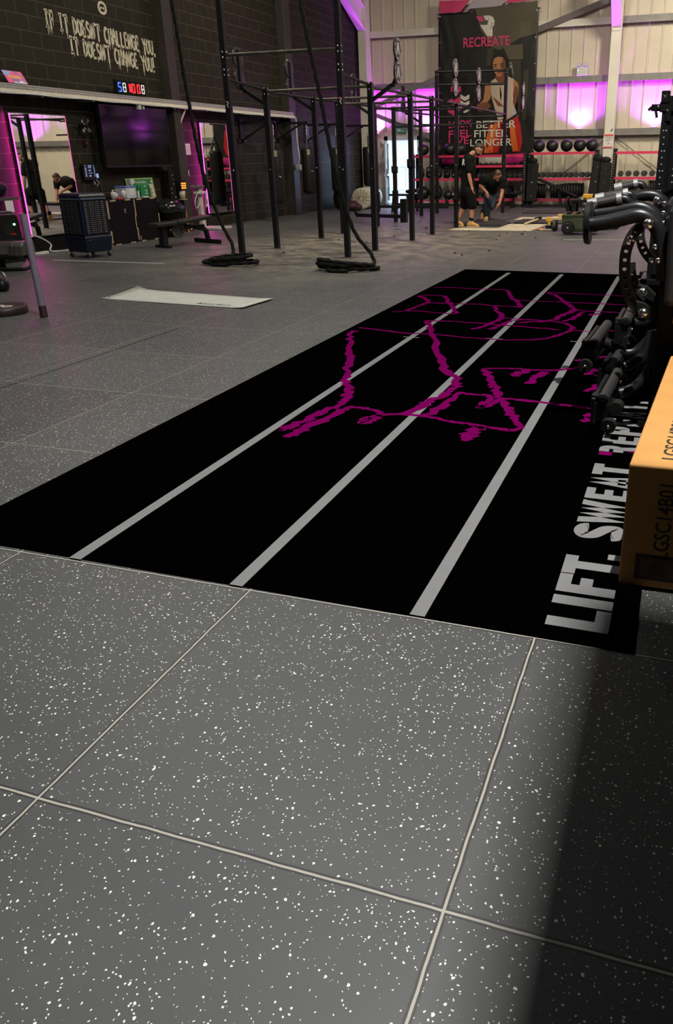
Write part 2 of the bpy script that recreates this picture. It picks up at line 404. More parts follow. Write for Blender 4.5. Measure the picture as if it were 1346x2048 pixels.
mb = column('c', -10.08); mb.bar((-10.08, 25.45, 5.0), (-10.08, 22.6, 6.35), .24, .03); mb.bar((-10.08, 25.45, 5.35), (-10.08, 22.6, 6.75), .03, .6)
mb.bar((-10.08, 25.45, 5.6), (-10.08, 23.6, 6.45), .24, .03)
struct('column_2', mb, CREAMSTEEL); struct('column_3', column('c', 5.12), CREAMSTEEL)
brace = MB()
brace.bar(PY(753, 212, 25.72), PY(880, 153, 25.72), .012, .13); struct('trim_20', brace, GIRT)
struct('trim_21', MB().bar(PY(753, 231, 25.74), PY(880, 282, 25.74), .012, .13), GIRT)
struct('trim_22', MB().bar(PY(1050, 70, 25.72), PY(1236, -8, 25.72), .012, .16), mat('dark_brace', (.12, .09, .09), .5))
struct('trim_23', MB().cyl(PY(1232, 274, 25.9), PY(1345, 362, 25.9), .012, n=8), GIRT)
struct('trim_24', MB().cyl(PY(1218, 272, 25.9), PY(1128, 345, 25.9), .012, n=8), GIRT)
struct('wall_right', MB().span((7.0, -4, 0), (7.2, 26.4, ZC)), DARKWALL)
struct('wall_back', MB().span((-10.6, -4.2, 0), (7.2, -4.0, ZC)), DARKWALL)
struct('ceiling', MB().span((-10.6, -4.2, ZC), (7.2, 26.4, ZC + .1)), mat('dark_roof_sheet', (.05, .048, .045), .7))
# unseen deck added overhead to block the floodlight and shade the right-hand floor
struct('added_shade_deck', MB().span((.303, -4.0, 5.0), (7.0, DECK_Y, 5.25)), DARKWALL)

# outside the door: yard and a pale timber gate
struct('ground_outside', MB().span((-14, 26.4, -.1), (-3, 34, -.03)), mat('pale_paving', (.55, .55, .52), .8))
mb = MB()
for k in range(16): mb.span((-12.2 + k * .34, 29.60, -.03), (-12.2 + k * .34 + .31, 29.63, 2.3))
for z in (.35, 1.15, 2.05): mb.span((-12.2, 29.55, z - .05), (-6.8, 29.6, z + .05))
tag(obj('gate', mb, mat('pale_gate_boards', (.66, .66, .74), .6)), 'pale boarded yard gate seen outside through the open door', 'gate')
mb = MB(); random.seed(3)
for k in range(60):
    c = V((-8.6 + random.uniform(-.9, .9), 28.6 + random.uniform(-.3, .3), random.uniform(0, .55))); a = random.uniform(0, PI)
    d = V((math.cos(a), math.sin(a) * .4, random.uniform(.3, 1))) * .16; s = V((-d.z, .3, d.x)) * .3
    mb.flat([c, c + d * .5 + s, c + d, c + d * .5 - s])
o = obj('weeds', mb, mat('weed_leaf', (.30, .36, .07), .6)); o['kind'] = 'stuff'; tag(o, 'yellow green weeds growing outside the open door', 'weeds')

# ------------------------------------------------------------------ lamps
EM = mat('led_diffuser', (.8, .8, .8), .5, emit=((1.0, .93, .80), 6))
def added_lamp(i, x, y, power, where, sprd, lc, tilt, sx=.32, sy=1.5):  # fixture made up around each added ceiling lamp
    if i == 0: sx, sy = .07, .12  # added floodlight kept small so the deck's shadow edge stays crisp
    t = thing('added_ceiling_light', where, 'ceiling light', (x, y, ZC), 0, "unseen lights added over the hall")
    obj('housing', MB().span((x - sx / 2 - .03, y - sy / 2 - .03, ZC - .12), (x + sx / 2 + .03, y + sy / 2 + .03, ZC)), white, t)
    obj('diffuser', MB().span((x - sx / 2, y - sy / 2, ZC - .14), (x + sx / 2, y + sy / 2, ZC - .12)), EM, t)
    area('lamp_light', (0, 0, -.16), (0, 0, 0), sx, sy, power, lc, sprd, parent=t)
    t.location.z -= .4 if tilt else 0; t.rotation_euler = (math.radians(tilt), 0, 0)
for i, (x, y, pw, sprd, tilt, lc, lab) in enumerate(LAMPS):
    added_lamp(i, x, y, pw, lab, sprd, lc, tilt)

# purple wall washers standing on the lowest rail
lens = mat('purple_lens', (.6, .1, .8), .3, emit=((1.0, .25, 1.0), 30))
def washer(x, label, pw=1.0):
    t = thing('wall_washer_lamp', label, 'uplight', (x, 25.86, 2.12), 0, 'purple wall washer lamps')
    obj('housing', MB().span((x - .09, 25.80, 2.12), (x + .09, 25.92, 2.15)), black, t)
    obj('lens', MB().span((x - .07, 25.81, 2.15), (x + .07, 25.91, 2.155)), lens, t)
    for pwr, ang, y, tilt, col in ((WASH1 * pw, 100, 25.84, -5, (.85, .0, 1.0)), (WASH2 * pw, 150, 25.79, -14, (.42, .06, 1.0))):
        l = bpy.data.lights.new('lamp_light', 'SPOT'); l.energy = pwr; l.color = col; l.spot_size = math.radians(ang); l.spot_blend = .9; l.shadow_soft_size = .05
        o = bpy.data.objects.new('lamp_light', l); C.objects.link(o); o.parent = t
        o.location = (0, y - 25.86, .10); o.rotation_euler = (PI + math.radians(tilt), 0, 0)
washer(-3.39, 'purple uplight on the rail between the banner and the cream column')
washer(-1.24, 'purple uplight on the rail right of the cream column')
washer(-8.05, 'purple uplight on the rail by the left edge of the banner', 1.2)
washer(-9.86, 'purple uplight in the corner beside the left cream column', 1.2)
washer(1.0, 'purple uplight on the rail, seen only in the mirrors, nearer the column')
washer(3.2, 'purple uplight on the rail, seen only in the mirrors, further right')

GRAF = [[(-2.68,6.44,0.024),(-2.46,6.4,0.024),(-2.19,6.33,0.026),(-2.0,6.35,0.024),(-1.76,6.31,0.024),(-1.53,6.29,0.024),(-1.24,6.31,0.026),(-1.04,6.39,0.026),(-0.92,6.59,0.028),(-0.86,6.8,0.03),(-0.86,6.94,0.03),(-0.92,7.05,0.028),(-0.97,7.12,0.026),(-1.15,7.18,0.024),(-1.35,7.19,0.023),(-1.53,7.21,0.026),(-1.57,7.29,0.025)],[(-0.84,6.81,0.026),(-0.68,6.8,0.024),(-0.53,6.87,0.026),(-0.43,6.96,0.026)],[(-2.62,6.3,0.026),(-2.67,6.28,0.028),(-2.63,6.13,0.039),(-2.48,5.75,0.043),(-2.31,5.34,0.037),(-2.19,5.04,0.037),(-2.11,4.81,0.042),(-2.05,4.68,0.039),(-1.99,4.57,0.042),(-1.93,4.43,0.043),(-1.9,4.28,0.039),(-1.94,4.1,0.039),(-1.98,3.88,0.047),(-2.01,3.72,0.05),(-2.03,3.69,0.033)],[(-1.94,3.58,0.051),(-1.92,3.7,0.05),(-1.89,3.88,0.047),(-1.85,4.08,0.043),(-1.84,4.18,0.033),(-1.78,4.2,0.028),(-1.7,4.19,0.029),(-1.63,4.16,0.028),(-1.6,4.12,0.028),(-1.59,4.02,0.033),(-1.62,3.94,0.036),(-1.65,3.96,0.033),(-1.65,4.03,0.033),(-1.61,4.07,0.028),(-1.55,4.12,0.025),(-1.44,4.15,0.025),(-1.31,4.14,0.023),(-1.16,4.1,0.025),(-1.04,4.08,0.026),(-0.96,4.06,0.028),(-0.91,4.04,0.029),(-0.82,4.04,0.029),(-0.76,4.08,0.031),(-0.78,4.15,0.031),(-0.83,4.26,0.031),(-0.9,4.43,0.039),(-0.97,4.58,0.04),(-1.01,4.68,0.04),(-1.08,4.85,0.044),(-1.13,4.97,0.036),(-1.19,5.17,0.042),(-1.26,5.29,0.033),(-1.2,5.35,0.026),(-1.05,5.38,0.028),(-0.92,5.38,0.026),(-0.78,5.41,0.028),(-0.61,5.54,0.028)],[(-2.2,6.9,0.034),(-2.09,6.68,0.039),(-1.91,6.21,0.043),(-1.71,5.68,0.037),(-1.56,5.3,0.05),(-1.47,5.13,0.05),(-1.4,5.04,0.043),(-1.34,4.88,0.05),(-1.33,4.72,0.039),(-1.37,4.55,0.042),(-1.41,4.36,0.047),(-1.46,4.16,0.047)],[(-1.35,4.14,0.034),(-1.3,4.28,0.039),(-1.28,4.55,0.036),(-1.27,4.67,0.028),(-1.19,4.66,0.028),(-1.09,4.67,0.029),(-1.05,4.63,0.031),(-1.05,4.53,0.031),(-1.08,4.43,0.036),(-1.06,4.41,0.033),(-1.02,4.5,0.031),(-0.98,4.61,0.028),(-0.85,4.63,0.028),(-0.65,4.6,0.025),(-0.52,4.58,0.028),(-0.39,4.56,0.025)],[(-2.18,6.91,0.03),(-1.98,6.93,0.023),(-1.78,6.92,0.026),(-1.58,6.9,0.024),(-1.38,6.87,0.026),(-1.16,6.84,0.024),(-0.95,6.8,0.026)],[(-2.72,8.84,0.024),(-2.47,8.86,0.024),(-2.16,8.85,0.025),(-1.88,8.84,0.028),(-1.77,8.55,0.035),(-1.68,8.31,0.035),(-1.56,8.0,0.033),(-1.51,7.83,0.033),(-1.61,7.83,0.025),(-1.77,7.83,0.025),(-1.97,7.87,0.025),(-2.19,7.84,0.025)],[(-2.7,8.23,0.036),(-2.57,8.05,0.038),(-2.48,7.85,0.031),(-2.51,7.61,0.031),(-2.55,7.32,0.031),(-2.66,7.26,0.025),(-2.43,7.35,0.026),(-2.2,7.31,0.025),(-2.04,7.31,0.032),(-2.11,7.55,0.033),(-2.25,7.86,0.035),(-2.38,8.17,0.035),(-2.46,8.29,0.027),(-2.7,8.28,0.025)],[(-2.46,7.81,0.028),(-2.35,7.83,0.027),(-2.19,7.84,0.025)],[(-1.76,7.8,0.031),(-1.69,7.59,0.035),(-1.56,7.27,0.041),(-1.58,7.02,0.039),(-1.64,6.74,0.037),(-1.69,6.63,0.034)],[(-1.55,6.67,0.034),(-1.49,6.84,0.037),(-1.43,7.1,0.034),(-1.29,7.21,0.025)],[(-1.37,7.02,0.034),(-1.3,7.07,0.037),(-1.1,7.19,0.034),(-1.03,7.47,0.037),(-0.97,7.77,0.041),(-1.05,8.06,0.035),(-1.15,8.3,0.033),(-1.27,8.62,0.034),(-1.36,8.78,0.03),(-1.1,8.77,0.025),(-0.82,8.75,0.025),(-0.57,8.74,0.025)],[(-1.6,8.19,0.025),(-1.3,8.2,0.025),(-1.03,8.2,0.025),(-0.79,8.2,0.025),(-0.51,8.18,0.026)],[(-0.96,7.78,0.025),(-0.76,7.75,0.026),(-0.49,7.75,0.026)],[(-0.96,7.19,0.034),(-0.9,7.44,0.039),(-0.86,7.7,0.028)],[(-0.78,7.55,0.037),(-0.68,7.66,0.045)],[(-1.02,3.81,0.036),(-1.0,3.9,0.06),(-0.98,4.02,0.044),(-0.96,4.06,0.033)],[(-1.03,5.16,0.036),(-1.0,5.26,0.055),(-0.98,5.38,0.039)],[(-0.9,5.0,0.042),(-0.87,5.19,0.052),(-0.82,5.36,0.044)],[(-0.66,5.71,0.039),(-0.6,5.81,0.026),(-0.5,5.88,0.031),(-0.35,5.96,0.034)],[(-0.56,5.35,0.04),(-0.51,5.44,0.036),(-0.45,5.34,0.042),(-0.52,5.55,0.044)],[(-0.48,4.93,0.036),(-0.43,5.1,0.052),(-0.38,5.25,0.051)],[(-0.44,4.3,0.036),(-0.41,4.41,0.055),(-0.37,4.52,0.042)]]

# ================================================================== THE SLED TRACK MAT
tm = thing('track_mat', 'long black sled track mat with grey lane lines, magenta drips and big lettering', 'floor mat', (-1.4, 2.09, 0))
TURF = mat('black_turf', (0.0004, 0.0004, 0.0004), .95, 0, .2, 60, spec=.0)
GREYP = mat('grey_track_print', (0.17, 0.17, 0.17), .85, 0, .06, 5, spec=0)
MAGP = mat('magenta_track_print', (0.125, 0.001, 0.062), .85, 0, .08, 5, spec=0)
TZ = .006
obj('turf', MB().prism([(-2.735, 2.115), (-.015, 2.095), (0.0, 10.40), (-2.775, 10.46)], (0, 0, 0), (1, 0, 0), (0, 1, 0), TZ), TURF, tm)
for (xa, xb) in ((-2.075, -2.13), (-1.383, -1.448), (-.708, -.738)):
    y0, y1 = 2.10, 10.25
    obj('lane_line', MB().prism([(xa - .026, y0), (xa + .026, y0), (xb + .026, y1), (xb - .026, y1)], (0, 0, TZ), (1, 0, 0), (0, 1, 0), .0006), GREYP, tm)
for x, y in ((-2.103, 6.185), (-1.42, 6.308), (-.733, 6.375)): obj('cross_mark', MB().span((x - .07, y - .008, TZ), (x + .07, y + .008, TZ + .0008)), GREYP, tm)
mb = MB(); random.seed(5); zi = 0
for st in GRAF:
    P = [V((a, b, TZ + .0012 + zi * .00003)) for a, b, c in st]; zi += 1
    n_ = 5; D = bez(P, n_); wd = []
    for i in range(len(P) - 1):
        for k in range(n_): wd.append(1.35 * (st[i][2] + (st[i + 1][2] - st[i][2]) * k / n_))
    wd.append(st[-1][2])
    D = [p + V((random.uniform(-1, 1), random.uniform(-1, 1), 0)) * (.009 if w < .042 else .017) for p, w in zip(D, wd)]
    mb.ribbon(D, wd, jag=.42)
obj('paint_drips', mb, MAGP, tm)
# LIFT. SWEAT. REPEAT.  (reads away from the camera; capitals' tops point left)
mb = MB(); OX, HH = -.100, .200; BT = [0]
def pol(pts, m=0): mb.prism([(-(v * HH) + OX - .004 * (y - 2.2), y) for y, v in pts][::-1], (0, 0, TZ + .0004), (1, 0, 0), (0, 1, 0), .0006, m)
def rc(y0, y1, v0, v1, m=0): pol([(y0, v0), (y1, v0), (y1, v1), (y0, v1)], m)
def L_(y, w=.128): rc(y, y + .056, 0, 1); rc(y + .056, y + w, 0, .24)
def I_(y): rc(y, y + .057, 0, 1)
def F_(y, w=.130): rc(y, y + .058, 0, 1); rc(y + .058, y + w, .77, 1); rc(y + .058, y + w * .86, .40, .62)
def E_(y, w=.125): rc(y, y + .056, 0, 1); rc(y + .056, y + w, .80, 1); rc(y + .056, y + w, 0, .20); rc(y + .056, y + w * .92, .41, .60)
def T_(y, w=.142): rc(y, y + w, .76, 1); rc(y + w / 2 - .029, y + w / 2 + .029, 0, .76)
def D_(y): rc(y, y + .044, 0, .24)
def S_(y, w=.142):
    cx = y + w / 2; r = w / 2 - .028; pts = []
    for a in range(-5, 171, 25): pts.append((cx + r * math.cos(math.radians(a)), .745 + .125 * math.sin(math.radians(a))))
    pts += [(cx - r * .82, .63), (cx - r * .35, .545), (cx + r * .35, .455), (cx + r * .82, .37)]
    for a in range(-10, -186, -25): pts.append((cx + r * math.cos(math.radians(a)), .255 + .125 * math.sin(math.radians(a))))
    mb.ribbon(bez([(-(v * HH) + OX - .004 * (y - 2.2), u, TZ + .001) for u, v in pts], 3), .055)
def W_(y, w=.236):
    s = .052; q = w / 4
    for a, b, c, d in ((0, 1, q * .72, 0), (q * 2 - s * .5, 1, q * .72, 0), (q * 2 - s * .5, 1, w - q * .72 - s, 0), (w - s, 1, w - q * .72 - s, 0)):
        pol([(y + c, d), (y + c + s, d), (y + a + s, b), (y + a, b)])
def A_(y, w=.138):
    s = .046; pol([(y, 0), (y + s, 0), (y + w / 2 + .026, 1), (y + w / 2 - .026, 1)]); pol([(y + w - s, 0), (y + w, 0), (y + w / 2 + .026, 1), (y + w / 2 - .026, 1)])
    rc(y + .035, y + w - .035, .18, .36)
def bowl(y, w, v0, v1, s=.05):
    cy, r = (v0 + v1) / 2, (v1 - v0) / 2; pts = [(y, v1 - s / HH / 2)]; ru = min(w * .5, r * HH) - s / 2
    for a in range(90, -91, -15): pts.append((y + w - ru - s / 2 + ru * math.cos(math.radians(a)), cy + (r - s / HH / 2) * math.sin(math.radians(a))))
    pts.append((y, v0 + s / HH / 2))
    mb.ribbon([(-(v * HH) + OX - .004 * (y - 2.2), u, TZ + .001) for u, v in pts], s)
def P_(y, w=.135): rc(y, y + .056, 0, 1); bowl(y + .056, w - .056, .36, 1)
def R_(y, w=.150): rc(y, y + .05, .66, .98, 1); bowl(y + .055, w - .055, .40, 1); pol([(y + .085, .45), (y + .135, .45), (y + .155, 0), (y + .098, 0)]); rc(y + .075, y + .088, .02, .30, 1)
L_(2.172); I_(2.312); F_(2.394); T_(2.530); D_(2.670)
S_(2.828); W_(2.972); E_(3.228); A_(3.375); T_(3.522)
R_(3.790); E_(3.980); P_(4.130); E_(4.292); A_(4.432); T_(4.588); D_(4.752)
obj('track_lettering', mb, [GREYP, MAGP], tm)

# ================================================================== CARTON
CARD = mat('cardboard', (0.50, 0.24, 0.06), .75, 0, .07, 7, .08, bscale=40)
INK = mat('carton_ink', (0.02, 0.015, 0.012), .7, 0, .1); INKR = mat('carton_red_ink', (.55, .10, .03), .7, 0, .1)
TAPE = mat('carton_tape', (.40, .20, .06), .3, 0, .1); DARKMARK = mat('carton_dark_label', (.055, .022, .012), .6, 0, .2, 20)
ct = thing('cardboard_carton', 'brown cardboard carton stencilled with a code lying at the edge of the track mat', 'box', (.25, 3.28, 0), 0)
B0 = V((-.098, 2.50, .008)); BX = V((.98, .02, 0)).normalized(); BY = V((.055, .998, 0)).normalized(); BL, BW, BH = 1.60, .62, .452
mb = MB(); q = [B0, B0 + BX * BW, B0 + BX * BW + BY * BL, B0 + BY * BL]
mb.add(q + [p + V((0, 0, BH)) for p in q], [(3, 2, 1, 0), (4, 5, 6, 7), (0, 1, 5, 4), (1, 2, 6, 5), (2, 3, 7, 6), (3, 0, 4, 7)])
obj('carton_body', mb, CARD, ct, bevel=.009, seg=3)
mb = MB(); N = BX.cross(V((0, 0, 1))); fz = lambda u, z, d=.0012: B0 + BX * u + N * d + V((0, 0, z)); tz = lambda u, y, d=.0012: B0 + BX * u + BY * y + V((0, 0, BH + d))
letters(mb, 'LGSC14B01', fz(.155, .118), (0, 0, 1), -BX, .272, .052, 0, .012)
mb.flat([fz(.05, .03), fz(.20, .03), fz(.20, .128), fz(.05, .128)], 1)
mb.flat([fz(.065, .045, .002), fz(.185, .045, .002), fz(.185, .115, .002), fz(.065, .115, .002)], 4)
mb.flat([fz(.09, .05, .003), fz(.16, .05, .003), fz(.145, .09, .003), fz(.125, .105, .003), fz(.105, .09, .003)], 1)
letters(mb, 'LGSC14B01', tz(.150, .07), BY, -BX, .43, .055, 0, .012)
mb.flat([tz(.125, .66), tz(.32, .66), tz(.32, .84), tz(.125, .84)], 3)
mb.flat([tz(.17, .86), tz(.36, .86), tz(.36, 1.0), tz(.17, 1.0)], 3)
for k in range(6): mb.flat([tz(.14, .68 + k * .022, .002), tz(.31 - .03 * (k % 3), .68 + k * .022, .002), tz(.31 - .03 * (k % 3), .688 + k * .022, .002), tz(.14, .688 + k * .022, .002)], 0)
# fragile wineglass, arrows and umbrella in a thin red frame
for a, b, c, d in ((.18, .08, .36, .085), (.18, .48, .36, .485), (.18, .08, .183, .485)): mb.flat([tz(a, b), tz(c, b), tz(c, d), tz(a, d)], 2)
for k in range(2):
    u = .20 + k * .035; mb.flat([tz(u, .12), tz(u + .02, .12), tz(u + .02, .19), tz(u, .19)], 2)
mb.prism([(0, 0), (.02, 0), (.05, .05), (.05, .09), (-.03, .09), (-.03, .05)], tz(.225, .26), BX, BY, .0012, 2)
mb.flat([tz(.225 + .04 * math.cos(a * PI / 8), .40 + .05 * math.sin(a * PI / 8)) for a in range(9)], 2)
for k in range(2): mb.flat([tz(.29 + k * .035, .12), tz(.31 + k * .035, .12), tz(.31 + k * .035, .19), tz(.29 + k * .035, .19)], 2)
obj('carton_printing', mb, [INK, DARKMARK, INKR, white, mat('carton_dark_label_inner', (.11, .045, .02), .6, 0, .2, 20)], ct)
mb = MB(); mb.flat([tz(.36, -.0), tz(.62, -.0), tz(.62, .1), tz(.36, .1)]); mb.flat([fz(.36, BH), fz(.36, .12), fz(.62, .12), fz(.62, BH)][::-1])
mb.flat([fz(.20, .17), fz(.62, .17), fz(.62, .225), fz(.20, .225)])
obj('packing_tape', mb, TAPE, ct)

# ================================================================== THINGS LYING ON THE FLOOR, LEFT AND MIDDLE
mt = thing('exercise_mat', 'pale grey exercise mat lying flat on the dark floor tiles', 'exercise mat', (-5.1, 7.45, 0))
MATG = mat('pale_grey_mat', (.50, .50, .44), .7, 0, .08, 6, .1)
q = [(-6.04, 7.20), (-4.19, 7.05), (-4.15, 7.62), (-6.05, 7.87)]
mb = MB(); nU, nV = 14, 6
def mq(u, v, z):
    a = V((*q[0], 0)).lerp(V((*q[1], 0)), u); b = V((*q[3], 0)).lerp(V((*q[2], 0)), u); p = a.lerp(b, v)
    p.z = z + .035 * max(0, 1 - u / .12) ** 2 * v ** 2 + .012 * max(0, (u - .9) / .1) ** 2; return p
vs = [mq(i / nU, j / nV, .010) for j in range(nV + 1) for i in range(nU + 1)] + [mq(i / nU, j / nV, .002) for j in range(nV + 1) for i in range(nU + 1)]
K = (nU + 1) * (nV + 1); at_ = lambda i, j: j * (nU + 1) + i
fs = [(at_(i, j), at_(i + 1, j), at_(i + 1, j + 1), at_(i, j + 1)) for j in range(nV) for i in range(nU)]
fs += [tuple(K + k for k in f[::-1]) for f in fs[:]]
rim = [at_(i, 0) for i in range(nU)] + [at_(nU, j) for j in range(nV)] + [at_(i, nV) for i in range(nU, 0, -1)] + [at_(0, j) for j in range(nV, 0, -1)]
fs += [(rim[k], K + rim[k], K + rim[(k + 1) % len(rim)], rim[(k + 1) % len(rim)]) for k in range(len(rim))]
mb.add(vs, fs, 0, True); obj('mat_sheet', mb, MATG, mt)
mb = MB(); o_ = mq(.66, .10, .0125); ux = (mq(.9, .1, 0) - mq(.66, .1, 0)).normalized(); uy = V((0, 0, 1)).cross(ux)
letters(mb, 'JUST MOVE', o_ + ux * .09, ux, uy, .34, .045, 0, .02); mb.prism([(0, 0), (.07, .0), (.05, .025), (.075, .05), (.02, .05), (.035, .02)], o_, ux, uy, .001)
mb.flat([o_ + ux * .09 - uy * .022, o_ + ux * .43 - uy * .022, o_ + ux * .43 - uy * .016, o_ + ux * .09 - uy * .016])
obj('mat_printing', mb, INK, mt)
for u, v in ((.02, .9), (.03, .12)): obj('eyelet', MB().cyl(mq(u, v, .011), mq(u, v, .018), .012, n=10), chrome, mt)

TAPEW = mat('white_floor_tape', (.55, .54, .48), .6)
tag(obj('floor_tape', MB().span((-9.25, 10.09, .0005), (-7.25, 10.125, .003)), TAPEW), 'thin white tape line on the floor in front of the air cooler', 'floor tape')
tag(obj('floor_tape', MB().bar((-2.10, 14.80, .002), (-.45, 15.08, .002), .03, .003), TAPEW), 'thin white tape line on the floor beside the green tool box', 'floor tape')

# grey padded pole standing at the edge of the raised tiles
t = thing('padded_pole', 'lilac grey padded pole with a black foot sleeve at the left', 'pole', (-5.87, 6.16, 0))
PADG = mat('lilac_grey_foam', (.155, .125, .165), .7, 0, .08, 8)
p0, p1 = V((-5.87, 6.16, 0)), V((-5.945, 6.22, .955)); mb = MB()
for k in range(6):
    a, b = p0.lerp(p1, .115 + k * .1475), p0.lerp(p1, .115 + (k + 1) * .1475 - .004); mb.cyl(a, b, .032, .032, 18); 
    if k: mb.cyl(a - (p1 - p0) * .004, a, .0305, .0305, 18)
obj('foam_sleeve', mb, PADG, t); obj('foot_sleeve', MB().cyl(p0, p0.lerp(p1, .115), .036, .034, 18), mat('dark_red_black', (.02, .006, .007), .6), t)

# kettlebell and plate at the left edge
t = thing('kettlebell', 'black cast kettlebell on the floor near the left edge, in front of the rower', 'kettlebell', (-7.58, 7.40, 0))
obj('bell', MB().lathe([(0, 0), (.045, 0), (.07, .025), (.08, .07), (.07, .115), (.045, .14), (0, .148)], (-7.58, 7.40, 0), 24), black, t)
obj('handle', MB().tube(bez([(-7.65, 7.40, .11), (-7.65, 7.40, .17), (-7.62, 7.40, .21), (-7.54, 7.40, .21), (-7.51, 7.40, .17), (-7.51, 7.40, .11)], 5), .014, 10), steel, t)
t = thing('bumper_plate', 'black bumper plate with white marking lying flat at the left edge', 'weight plate', (-6.42, 6.22, 0))
obj('plate_body', MB().lathe([(0, 0), (.215, 0), (.225, .012), (.225, .068), (.212, .08), (.19, .074), (.03, .074), (0, .076)], (-6.42, 6.22, 0), 40), mat('dark_red_rubber', (.02, .008, .008), .5, 0, .2), t)
mb = MB(); letters(mb, '20', (-6.50, 6.15, .0775), (1, 0, 0), (0, 1, 0), .20, .11, 0, .03); obj('plate_marking', mb, printw, t)

# ================================================================== ALONG THE LEFT WALL
WX = XW   # face of the left wall
PAINT = mat('cream_wall_paint', (.62, .57, .42), .7, 0, .06, 6)
# hand-painted slogan on the blockwork
sl = thing('painted_slogan', 'cream hand-painted slogan lettering across the dark block wall above the tray', 'wall lettering', (WX, 13.4, 3.3))
GL = {'I': [[(.15, 1), (.85, 1.02)], [(.5, 1), (.45, 0)], [(.1, -.02), (.8, .03)]], 'F': [[(.25, 1), (.15, -.1)], [(.1, 1), (.9, 1.02)], [(.2, .52), (.75, .55)]], 'T': [[(0, .98), (1, 1.03)], [(.55, 1), (.5, -.12)]],
 'D': [[(.2, 1), (.12, 0)], [(.05, 1), (.6, .95), (.88, .6), (.7, .15), (.1, 0)]], 'O': [[(.5, 1), (.15, .7), (.15, .2), (.5, 0), (.85, .25), (.85, .75), (.5, 1)]], 'E': [[(.2, 1), (.15, 0)], [(.2, 1), (.85, 1)], [(.2, .52), (.75, .54)], [(.15, 0), (.85, 0)]],
 'S': [[(.85, .85), (.5, 1), (.2, .8), (.4, .55), (.75, .4), (.75, .12), (.4, 0), (.1, .12)]], 'N': [[(.1, -.05), (.15, 1), (.8, 0), (.88, 1.05)]], 'C': [[(.85, .85), (.5, 1), (.15, .65), (.15, .25), (.5, 0), (.88, .15)]],
 'H': [[(.18, 1), (.12, -.1)], [(.85, 1.03), (.82, -.05)], [(.15, .5), (.85, .54)]], 'A': [[(.05, -.05), (.5, 1.03), (.92, -.1)], [(.25, .35), (.8, .38)]], 'L': [[(.25, 1), (.2, 0), (.85, .02)]], 'G': [[(.85, .85), (.5, 1), (.15, .65), (.15, .25), (.5, 0), (.85, .15), (.85, .5), (.55, .48)]],
 'Y': [[(.05, 1), (.5, .5), (.92, 1.03)], [(.5, .5), (.45, -.15)]], 'U': [[(.12, 1), (.15, .2), (.5, 0), (.82, .2), (.88, 1)]], "'": [[(.5, 1.1), (.4, .9)]], ',': [[(.4, .12), (.3, -.15)]], '!': [[(.5, 1.1), (.45, .3)], [(.44, .1), (.43, -.05)]]}
def paint(mb, s, y0, z0, w, h, slope):
    random.seed(len(s)); step = w / sum(.95 if c == ' ' else .3 if c == "'" else (.62 if c in ',!' else 1) for c in s); y = y0
    for c in s:
        cw = step * (.95 if c == ' ' else .3 if c == "'" else (.62 if c in ',!' else 1))
        for st in GL.get(c, []):
            P = [V((WX + .004, y + u * cw * .92, z0 + slope * (y - y0) + v * h)) for u, v in st]
            if len(P) > 2: P = bez(P, 3)
            mb.ribbon(P, [.040 * random.uniform(.8, 1.25) for _ in P], normal=(1, 0, 0))
            e = P[-1]
            if random.random() < .45: mb.ribbon([e, e - V((0, 0, random.uniform(.05, .13)))], [.02, .008], normal=(1, 0, 0))
        y += cw
mb = MB()
paint(mb, "IF IT DOESN'T CHALLENGE YOU,", 12.02, 3.46, 2.95, .235, -.047)
paint(mb, "IT DOESN'T CHANGE YOU!", 12.52, 3.13, 2.36, .235, -.047)
cy, cz = 13.52, 3.93
mb.ribbon([(WX + .004, cy + .10 * math.cos(a * PI / 12), cz + .085 * math.sin(a * PI / 12)) for a in range(25)], .045, normal=(1, 0, 0))
for k in (-1, 1): mb.prism([(.005 * k, -.012), (.06 * k, -.03), (.055 * k, .02), (.01 * k, .012)][::k], (WX + .003, cy, cz), (0, 1, 0), (0, 0, 1), .002)
obj('painted_letters', mb, PAINT, sl)

# cable tray with trunking along the wall, ending in a drop pipe
perf = bpy.data.materials.new('perforated_galvanised'); perf.use_nodes = True; n, l, b = nodes(perf)
tc = n.new('ShaderNodeTexCoord'); vo = n.new('ShaderNodeTexVoronoi'); vo.inputs['Scale'].default_value = 28; vo.inputs['Randomness'].default_value = .1
l.new(tc.outputs['Object'], vo.inputs['Vector']); hole = mth(n, l, 'LESS_THAN', vo.outputs['Distance'], .30)
l.new(mixc(n, l, hole, (.46, .45, .42), (.03, .03, .03)), b.inputs['Base Color']); b.inputs['Metallic'].default_value = .4; b.inputs['Roughness'].default_value = .45
t = thing('cable_tray', 'long galvanised cable tray with cream trunking running along the dark wall', 'cable tray', (-10.1, 14, 2.42))
obj('tray', MB().span((WX + .005, 6, 2.445), (-10.0, 20.25, 2.455)).span((-10.004, 6, 2.455), (-9.998, 20.25, 2.52)), perf, t)
obj('trunking', MB().span((-10.03, 6, 2.395), (-9.97, 20.25, 2.44)), mat('cream_trunking', (.78, .73, .58), .45, 0, .08), t)
obj('conduit', MB().tube([(-9.975, 6 + .25 * k, 2.385 + .006 * math.sin(k * 1.3)) for k in range(58)], .011, 8), clear, t)
for k in range(12): obj('bracket', MB().span((WX, 6.5 + k * 1.2, 2.36), (-9.98, 6.54 + k * 1.2, 2.395)), GIRT, t)
t = thing('drop_pipe', 'white conduit dropping from the end of the tray to a socket', 'conduit', (-9.98, 20.33, 1.2))
